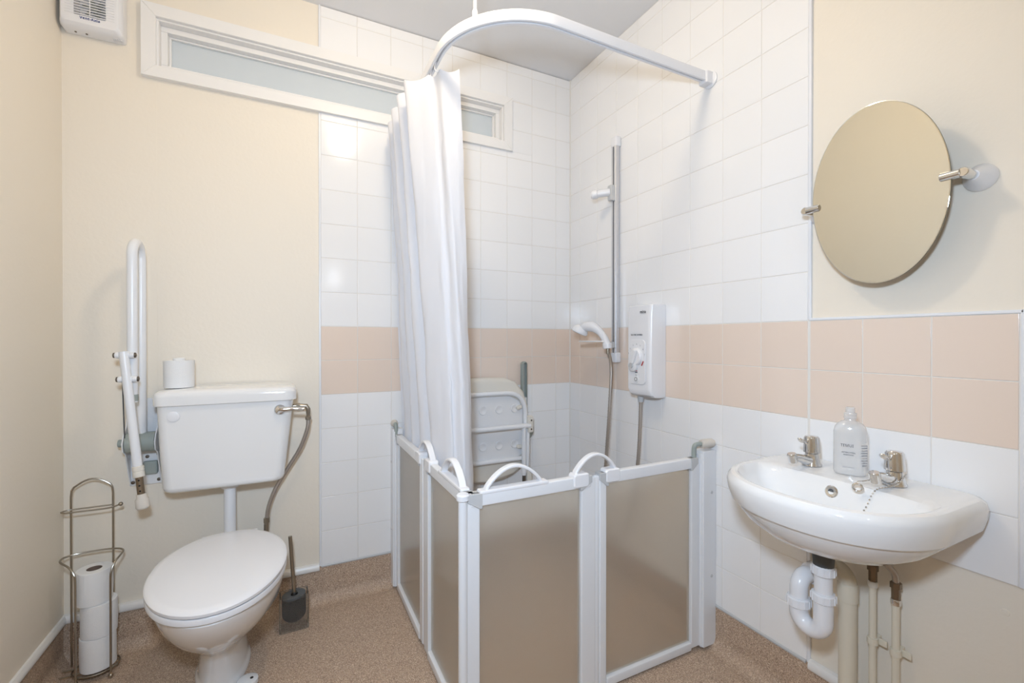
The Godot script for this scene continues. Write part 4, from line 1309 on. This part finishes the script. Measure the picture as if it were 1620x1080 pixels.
	var path := smooth([Vector3(-0.045, 0.88, 0.62), Vector3(-0.047, 0.75, 0.617), Vector3(-0.055, 0.60, 0.612), Vector3(-0.07, 0.42, 0.60), Vector3(-0.10, 0.28, 0.565), Vector3(-0.115, 0.25, 0.52), Vector3(-0.115, 0.29, 0.47), Vector3(-0.105, 0.45, 0.445), Vector3(-0.10, 0.62, 0.453), Vector3(-0.097, 0.80, 0.468), Vector3(-0.09, 0.98, 0.474), Vector3(-0.088, 1.05, 0.466), Vector3(-0.094, 1.09, 0.457)], 26)
	var rad := []
	for i in path.size():
		rad.append(0.0075 + (0.0006 if i % 2 == 0 else -0.0004))
	part("hose", MB.new().tube(path, rad, 12), M.hose, h)


# ---------------------------------------------------------------- fold-up shower seat
func build_seat() -> void:
	var t := thing("fold_up_shower_seat", "white fold-up shower seat folded flat against the tiled back wall", "shower seat", Vector3(-0.55, 0, 0))
	var hw := 0.245
	var z := 0.085
	# moulded seat, seen from below while folded up
	var outl := PackedVector2Array()
	for p in [[-hw + 0.02, 0.56], [-hw, 0.72]]:
		outl.append(Vector2(p[0], p[1]))
	outl.append_array(PackedVector2Array([Vector2(-hw + 0.005, 0.80), Vector2(-hw + 0.03, 0.875), Vector2(-hw + 0.08, 0.93), Vector2(-hw + 0.14, 0.952), Vector2(0, 0.956), Vector2(hw - 0.14, 0.952), Vector2(hw - 0.08, 0.93), Vector2(hw - 0.03, 0.875), Vector2(hw - 0.005, 0.80), Vector2(hw, 0.72), Vector2(hw - 0.02, 0.56), Vector2(hw - 0.045, 0.485), Vector2(hw - 0.09, 0.455), Vector2(hw - 0.15, 0.438), Vector2(0.0, 0.43), Vector2(-hw + 0.15, 0.438), Vector2(-hw + 0.09, 0.455), Vector2(-hw + 0.045, 0.485)]))
	part("seat_shell", MB.new().prism(outl, 0.045, 0.012, Transform3D(Basis(), Vector3(0, 0, 0.055))), M.ivory, t, 50.0)
	var inn := PackedVector2Array([Vector2(-hw + 0.045, 0.56), Vector2(-hw + 0.04, 0.79), Vector2(-hw + 0.065, 0.835), Vector2(-hw + 0.12, 0.862), Vector2(hw - 0.12, 0.862), Vector2(hw - 0.065, 0.835), Vector2(hw - 0.04, 0.79), Vector2(hw - 0.045, 0.56), Vector2(hw - 0.1, 0.525), Vector2(-hw + 0.1, 0.525)])
	part("under_panel", MB.new().prism(inn, 0.012, 0.003, Transform3D(Basis(), Vector3(0, 0, 0.080))), M.plastic_satin, t)
	for r in [[0.795], [0.615]]:
		for k in 5:
			var x := -0.175 + k * 0.0875
			part("moulded_cup", MB.new().lathe([Vector2(0.0225, -0.001), Vector2(0.0205, 0.0035), Vector2(0.018, 0.004), Vector2(0.014, 0.0025), Vector2(0.008, 0.0008), Vector2(0.002, 0.0002)], Vector3(x - 0.02, r[0], 0.0865), Vector3(0, 0, 1), 18), M.plastic_satin, t)
	for q in [[0.175, 0.80, 0.4], [0.178, 0.60, -0.1]]:
		part("bump_stop", MB.new().rbox(Vector3(0.03, 0.018, 0.022), 0.005, Vector3.ZERO, Transform3D(Basis(Vector3(0, 0, 1), q[2]), Vector3(q[0], q[1], 0.095))), M.ivory, t)
	# tube frame
	var fr := [Vector3(hw - 0.035, 0.50, 0.098), Vector3(hw - 0.035, 0.6, 0.098), Vector3(hw - 0.035, 0.74, 0.098), Vector3(hw - 0.037, 0.79, 0.098), Vector3(hw - 0.06, 0.845, 0.098), Vector3(hw - 0.11, 0.872, 0.098), Vector3(0.05, 0.876, 0.098), Vector3(-0.05, 0.876, 0.098), Vector3(-hw + 0.11, 0.872, 0.098), Vector3(-hw + 0.06, 0.845, 0.098), Vector3(-hw + 0.037, 0.79, 0.098), Vector3(-hw + 0.035, 0.74, 0.098), Vector3(-hw + 0.035, 0.50, 0.098)]
	part("frame_tube", MB.new().tube(smooth(fr, 5), 0.0115, 14), M.powder, t)
	part("cross_tube", MB.new().tube([Vector3(-hw + 0.02, 0.708, 0.122), Vector3(hw - 0.02, 0.708, 0.122)], 0.0125, 14), M.powder, t)
	part("cross_tube", MB.new().tube([Vector3(-hw + 0.035, 0.54, 0.096), Vector3(hw - 0.035, 0.54, 0.096)], 0.0115, 14), M.powder, t)
	for s in [-1, 1]:
		var lg := Node3D.new()
		lg.name = "leg"
		t.add_child(lg, true)
		part("leg_tube", MB.new().tube([Vector3(s * (hw - 0.055), 0.705, 0.122), Vector3(s * (hw - 0.055), 0.46, 0.122)], 0.0115, 14), M.powder, lg)
		part("leg_insert", MB.new().tube([Vector3(s * (hw - 0.055), 0.47, 0.122), Vector3(s * (hw - 0.055), 0.41, 0.122)], 0.009, 12), M.screw, lg)
		part("sleeve", MB.new().lathe([Vector2(0.0125, 0), Vector2(0.014, 0.003), Vector2(0.014, 0.022), Vector2(0.0125, 0.025)], Vector3(s * (hw - 0.055), 0.47, 0.122), Vector3.UP, 14), M.powder, lg)
		part("hinge_block", MB.new().rbox(Vector3(0.03, 0.085, 0.03), 0.006, Vector3(s * (hw - 0.018), 0.715, 0.115)), M.ivory, t)
		for y in [0.735, 0.690]:
			part("bolt", MB.new().lathe([Vector2(0.005, 0), Vector2(0.0045, 0.002)], Vector3(s * (hw - 0.016), y, 0.129), Vector3(0, 0, 1), 10), M.screw, t)
		part("side_strut", MB.new().tube([Vector3(s * (hw - 0.026), 0.70, 0.11), Vector3(s * (hw - 0.03), 0.5, 0.11), Vector3(s * (hw - 0.022), 0.42, 0.11)], 0.0105, 12), M.powder, t)
		part("strut_foot", MB.new().rbox(Vector3(0.028, 0.07, 0.028), 0.006, Vector3(s * (hw - 0.022), 0.45, 0.11)), M.ivory, t)
		# padded arm folded up against the wall
		var ar := rrect(0.034, 0.25, 0.0165)
		part("arm_rest", MB.new().prism(ar, 0.03, 0.008, Transform3D(Basis(), Vector3(s * 0.243, 0.905, 0.022))), M.grey_plastic, t, 50.0)
		part("wall_bracket", MB.new().lathe([Vector2(0.06, 0.0), Vector2(0.06, 0.02), Vector2(0.05, 0.028)], Vector3(s * 0.243, 0.665, 0.002), Vector3(0, 0, 1), 28), M.grey_plastic, t)
		part("bracket_arm", MB.new().rbox(Vector3(0.03, 0.28, 0.025), 0.006, Vector3(s * 0.243, 0.70, 0.02)), M.powder, t)


# ---------------------------------------------------------------- extractor fan
func build_fan() -> void:
	var t := thing("extractor_fan", "white square extractor fan high in the left corner", "extractor fan")
	var x0 := -2.137
	var x1 := -1.962
	var y0 := 2.235
	var y1 := 2.475
	var cx := (x0 + x1) / 2
	var cy := (y0 + y1) / 2
	var rings := []
	for q in [[0.0, -0.006, 0.0], [0.0, 0.03, 0.0], [0.004, 0.045, 0.006], [0.010, 0.055, 0.014], [0.016, 0.0565, 0.022]]:
		var r := PackedVector3Array()
		for p in rrect(x1 - x0 - 2 * q[0], y1 - y0 - 2 * q[2], 0.012, 4):
			r.append(Vector3(cx + p.x, cy + p.y + 0.001, q[1]))
		rings.append(r)
	# the front opening and the cavity behind the grille
	for z in [0.0565, 0.055, 0.0]:
		var r := PackedVector3Array()
		for p in rrect(0.086, 0.118, 0.003, 4):
			r.append(Vector3(-2.049 + p.x, 2.334 + p.y, z))
		rings.append(r)
	part("housing", MB.new().loft(rings), M.plastic, t)
	var imp := MB.new().lathe([Vector2(0.012, 0.0), Vector2(0.012, 0.012), Vector2(0.004, 0.016)], Vector3(-2.049, 2.334, 0.004), Vector3(0, 0, 1), 16)
	for k in 6:
		imp.rbox(Vector3(0.024, 0.014, 0.0018), 0.0006, Vector3(0.022, 0, 0.012), Transform3D(Basis(Vector3(0, 0, 1), k * TAU / 6) * Basis(Vector3(1, 0, 0), 0.5), Vector3(-2.049, 2.334, 0.0)))
	part("impeller", imp, M.grey_plastic, t)
	for k in 13:
		part("slat", MB.new().rbox(Vector3(0.086, 0.0028, 0.005), 0.0007, Vector3(-2.049, 2.279 + k * 0.0092, 0.0565)), M.plastic, t)
	part("slat", MB.new().rbox(Vector3(0.0022, 0.118, 0.0055), 0.0007, Vector3(-2.049, 2.335, 0.0565)), M.plastic, t)
	for s in [-1, 1]:
		for k in 13:
			part("rib", MB.new().rbox(Vector3(0.022, 0.0025, 0.002), 0.0007, Vector3(-2.049 + s * 0.056, 2.279 + k * 0.0092, 0.057)), M.plastic, t)
	text("lettering", "Vent-Axia", 0.012, M.blue_print, t, Transform3D(Basis(), Vector3(-2.049, 2.268, 0.057)), true)
	for k in 6:
		part("vent_rib", MB.new().rbox(Vector3(0.0022, 0.004, 0.016), 0.0005, Vector3(-1.995 + k * 0.005, 2.2355, 0.018)), M.plastic, t)
	for k in 2:
		part("screw", MB.new().lathe([Vector2(0.0035, 0), Vector2(0.003, 0.002)], Vector3(-2.10 + k * 0.03, 2.236, 0.015), Vector3.DOWN, 10), M.screw, t)


# ---------------------------------------------------------------- toilet roll stand
func build_roll_holder() -> void:
	var t := thing("toilet_roll_stand", "chrome wire toilet roll stand in the left corner", "toilet roll stand")
	var r := 0.0032
	var zb := 0.062
	var xl := -2.103
	var xr := -1.99
	var xc := (xl + xr) / 2
	var up := [Vector3(xl, 0.012, zb), Vector3(xl, 0.3, zb), Vector3(xl, 0.60, zb), Vector3(xl + 0.002, 0.622, zb)]
	for i in 11:
		var s := i / 10.0
		up.append(Vector3(lerpf(xl + 0.008, xr - 0.008, s), 0.633 + 0.024 * sin(PI * s), zb))
	up += [Vector3(xr - 0.002, 0.622, zb), Vector3(xr, 0.60, zb), Vector3(xr, 0.3, zb), Vector3(xr, 0.012, zb)]
	part("back_frame", MB.new().tube(up, r, 8), M.steel, t)
	var arm := [Vector3(xr, 0.558, zb + 0.004), Vector3(xc, 0.558, zb + 0.004), Vector3(xl + 0.006, 0.558, zb + 0.004), Vector3(xl - 0.012, 0.558, zb + 0.01), Vector3(xl - 0.018, 0.558, zb + 0.022), Vector3(xl - 0.008, 0.558, zb + 0.034), Vector3(xl + 0.01, 0.558, zb + 0.038), Vector3(xc, 0.558, zb + 0.04), Vector3(xr, 0.559, zb + 0.042), Vector3(xr + 0.03, 0.567, zb + 0.044)]
	part("roll_arm", MB.new().tube(smooth(arm, 4), r * 0.85, 8), M.steel, t)
	part("arm_ball", MB.new().sphere(0.007, Vector3(xr + 0.033, 0.568, zb + 0.044), 12), M.steel, t)
	var hoop := [Vector3(-2.060, 0.010, 0.165), Vector3(-2.060, 0.2, 0.165), Vector3(-2.060, 0.34, 0.165), Vector3(-2.064, 0.37, 0.163), Vector3(-2.082, 0.392, 0.15), Vector3(-2.108, 0.400, 0.125), Vector3(-2.118, 0.401, 0.10), Vector3(-2.112, 0.402, 0.08), Vector3(-2.085, 0.402, 0.066), Vector3(-2.045, 0.402, 0.063), Vector3(-2.0, 0.402, 0.066), Vector3(-1.966, 0.402, 0.08), Vector3(-1.952, 0.401, 0.10), Vector3(-1.953, 0.397, 0.125), Vector3(-1.962, 0.385, 0.15), Vector3(-1.968, 0.36, 0.163), Vector3(-1.970, 0.33, 0.165), Vector3(-1.970, 0.2, 0.165), Vector3(-1.970, 0.010, 0.165)]
	part("front_hoop", MB.new().tube(smooth(hoop, 4), r, 8), M.steel, t)
	for p in [Vector3(-2.060, 0.0075, 0.165), Vector3(-1.970, 0.0075, 0.165), Vector3(xl, 0.0475, zb), Vector3(xr, 0.0475, zb)]:
		if p.z > 0.1:
			part("ball_foot", MB.new().sphere(0.0075, p, 12), M.steel, t)
	var ring := []
	for i in 32:
		var a := i * TAU / 32
		ring.append(Vector3(-2.022 + 0.062 * cos(a), 0.022, 0.114 + 0.054 * sin(a)))
	part("base_ring", MB.new().tube(ring, r * 0.9, 8, Transform3D(), true), M.steel, t)
	for k in 2:
		part("base_bar", MB.new().tube([Vector3(-2.115 + k * 0.004, 0.022, 0.10 + k * 0.035), Vector3(-1.96, 0.022, 0.10 + k * 0.035)], r * 0.8, 8), M.steel, t)
	toilet_roll(Vector3(-2.016, 0.0255, 0.1155), 0.0475, 0.112, "toilet roll at the bottom of the wire stand", 0.6)
	toilet_roll(Vector3(-2.013, 0.138, 0.1155), 0.0475, 0.112, "toilet roll in the middle of the wire stand", 2.0)
	toilet_roll(Vector3(-2.026, 0.2505, 0.1155), 0.0475, 0.112, "toilet roll at the top of the wire stand", 4.0)


# ---------------------------------------------------------------- toilet brush
func build_brush() -> void:
	var h := thing("toilet_brush_holder", "clear acrylic brush holder with a black cup on the floor beside the toilet", "brush holder", Vector3(-1.41, 0.0, 0.142))
	h.rotation.y = 0.02
	var poly := rrect(0.105, 0.136, 0.004)
	part("front_plate", MB.new().prism(poly, 0.005, 0.001, Transform3D(Basis(), Vector3(0, 0.0685, 0.032))), M.clear, h)
	part("back_plate", MB.new().prism(poly, 0.005, 0.001, Transform3D(Basis(), Vector3(0, 0.0685, -0.032))), M.clear, h)
	for s in [-1, 1]:
		part("side_plate", MB.new().rbox(Vector3(0.005, 0.134, 0.058), 0.001, Vector3(s * 0.049, 0.0685, 0.0)), M.clear, h)
	# U-shaped black cup
	var cup := PackedVector2Array([Vector2(-0.043, 0.112), Vector2(0.043, 0.122)])
	for i in 15:
		var a := -i * PI / 14
		cup.append(Vector2(0.043 * cos(a), 0.072 + 0.040 * sin(a)))
	part("cup", MB.new().prism(cup, 0.054, 0.003), M.dark, h)
	part("cup_rim", MB.new().lathe([Vector2(0.036, 0.0), Vector2(0.043, 0.004), Vector2(0.043, 0.008), Vector2(0.036, 0.01)], Vector3(0, 0.122, 0), Vector3(-0.08, 1, 0), 28), M.grey_dark, h)
	var b := thing("toilet_brush", "steel-handled toilet brush with black bristles standing in its clear holder", "toilet brush", Vector3(-1.412, 0.0, 0.142))
	part("handle", MB.new().tube([Vector3(0.004, 0.13, 0.002), Vector3(-0.004, 0.25, 0.002), Vector3(-0.011, 0.365, 0.002)], 0.0072, 14), M.steel, b)
	part("bristle_hub", MB.new().lathe([Vector2(0.012, 0.124), Vector2(0.014, 0.132), Vector2(0.010, 0.14)], Vector3(0.004, 0, 0.002), Vector3.UP, 16), M.black_gloss, b)
	var br := MB.new()
	for k in 90:
		var a := k * 2.39996
		var rr := 0.012 + 0.024 * sqrt((k + 0.5) / 90.0)
		var d := Vector3(cos(a) * 0.7, 0.35, sin(a) * 0.7)
		var p := Vector3(0.004 + rr * cos(a) * 0.8, 0.122, 0.002 + rr * sin(a) * 0.6)
		br.tube([p, p + d * 0.012], [0.0012, 0.0008], 4)
	var bo := part("bristles", br, M.black_gloss, b)
	bo.set_meta("kind", "stuff")
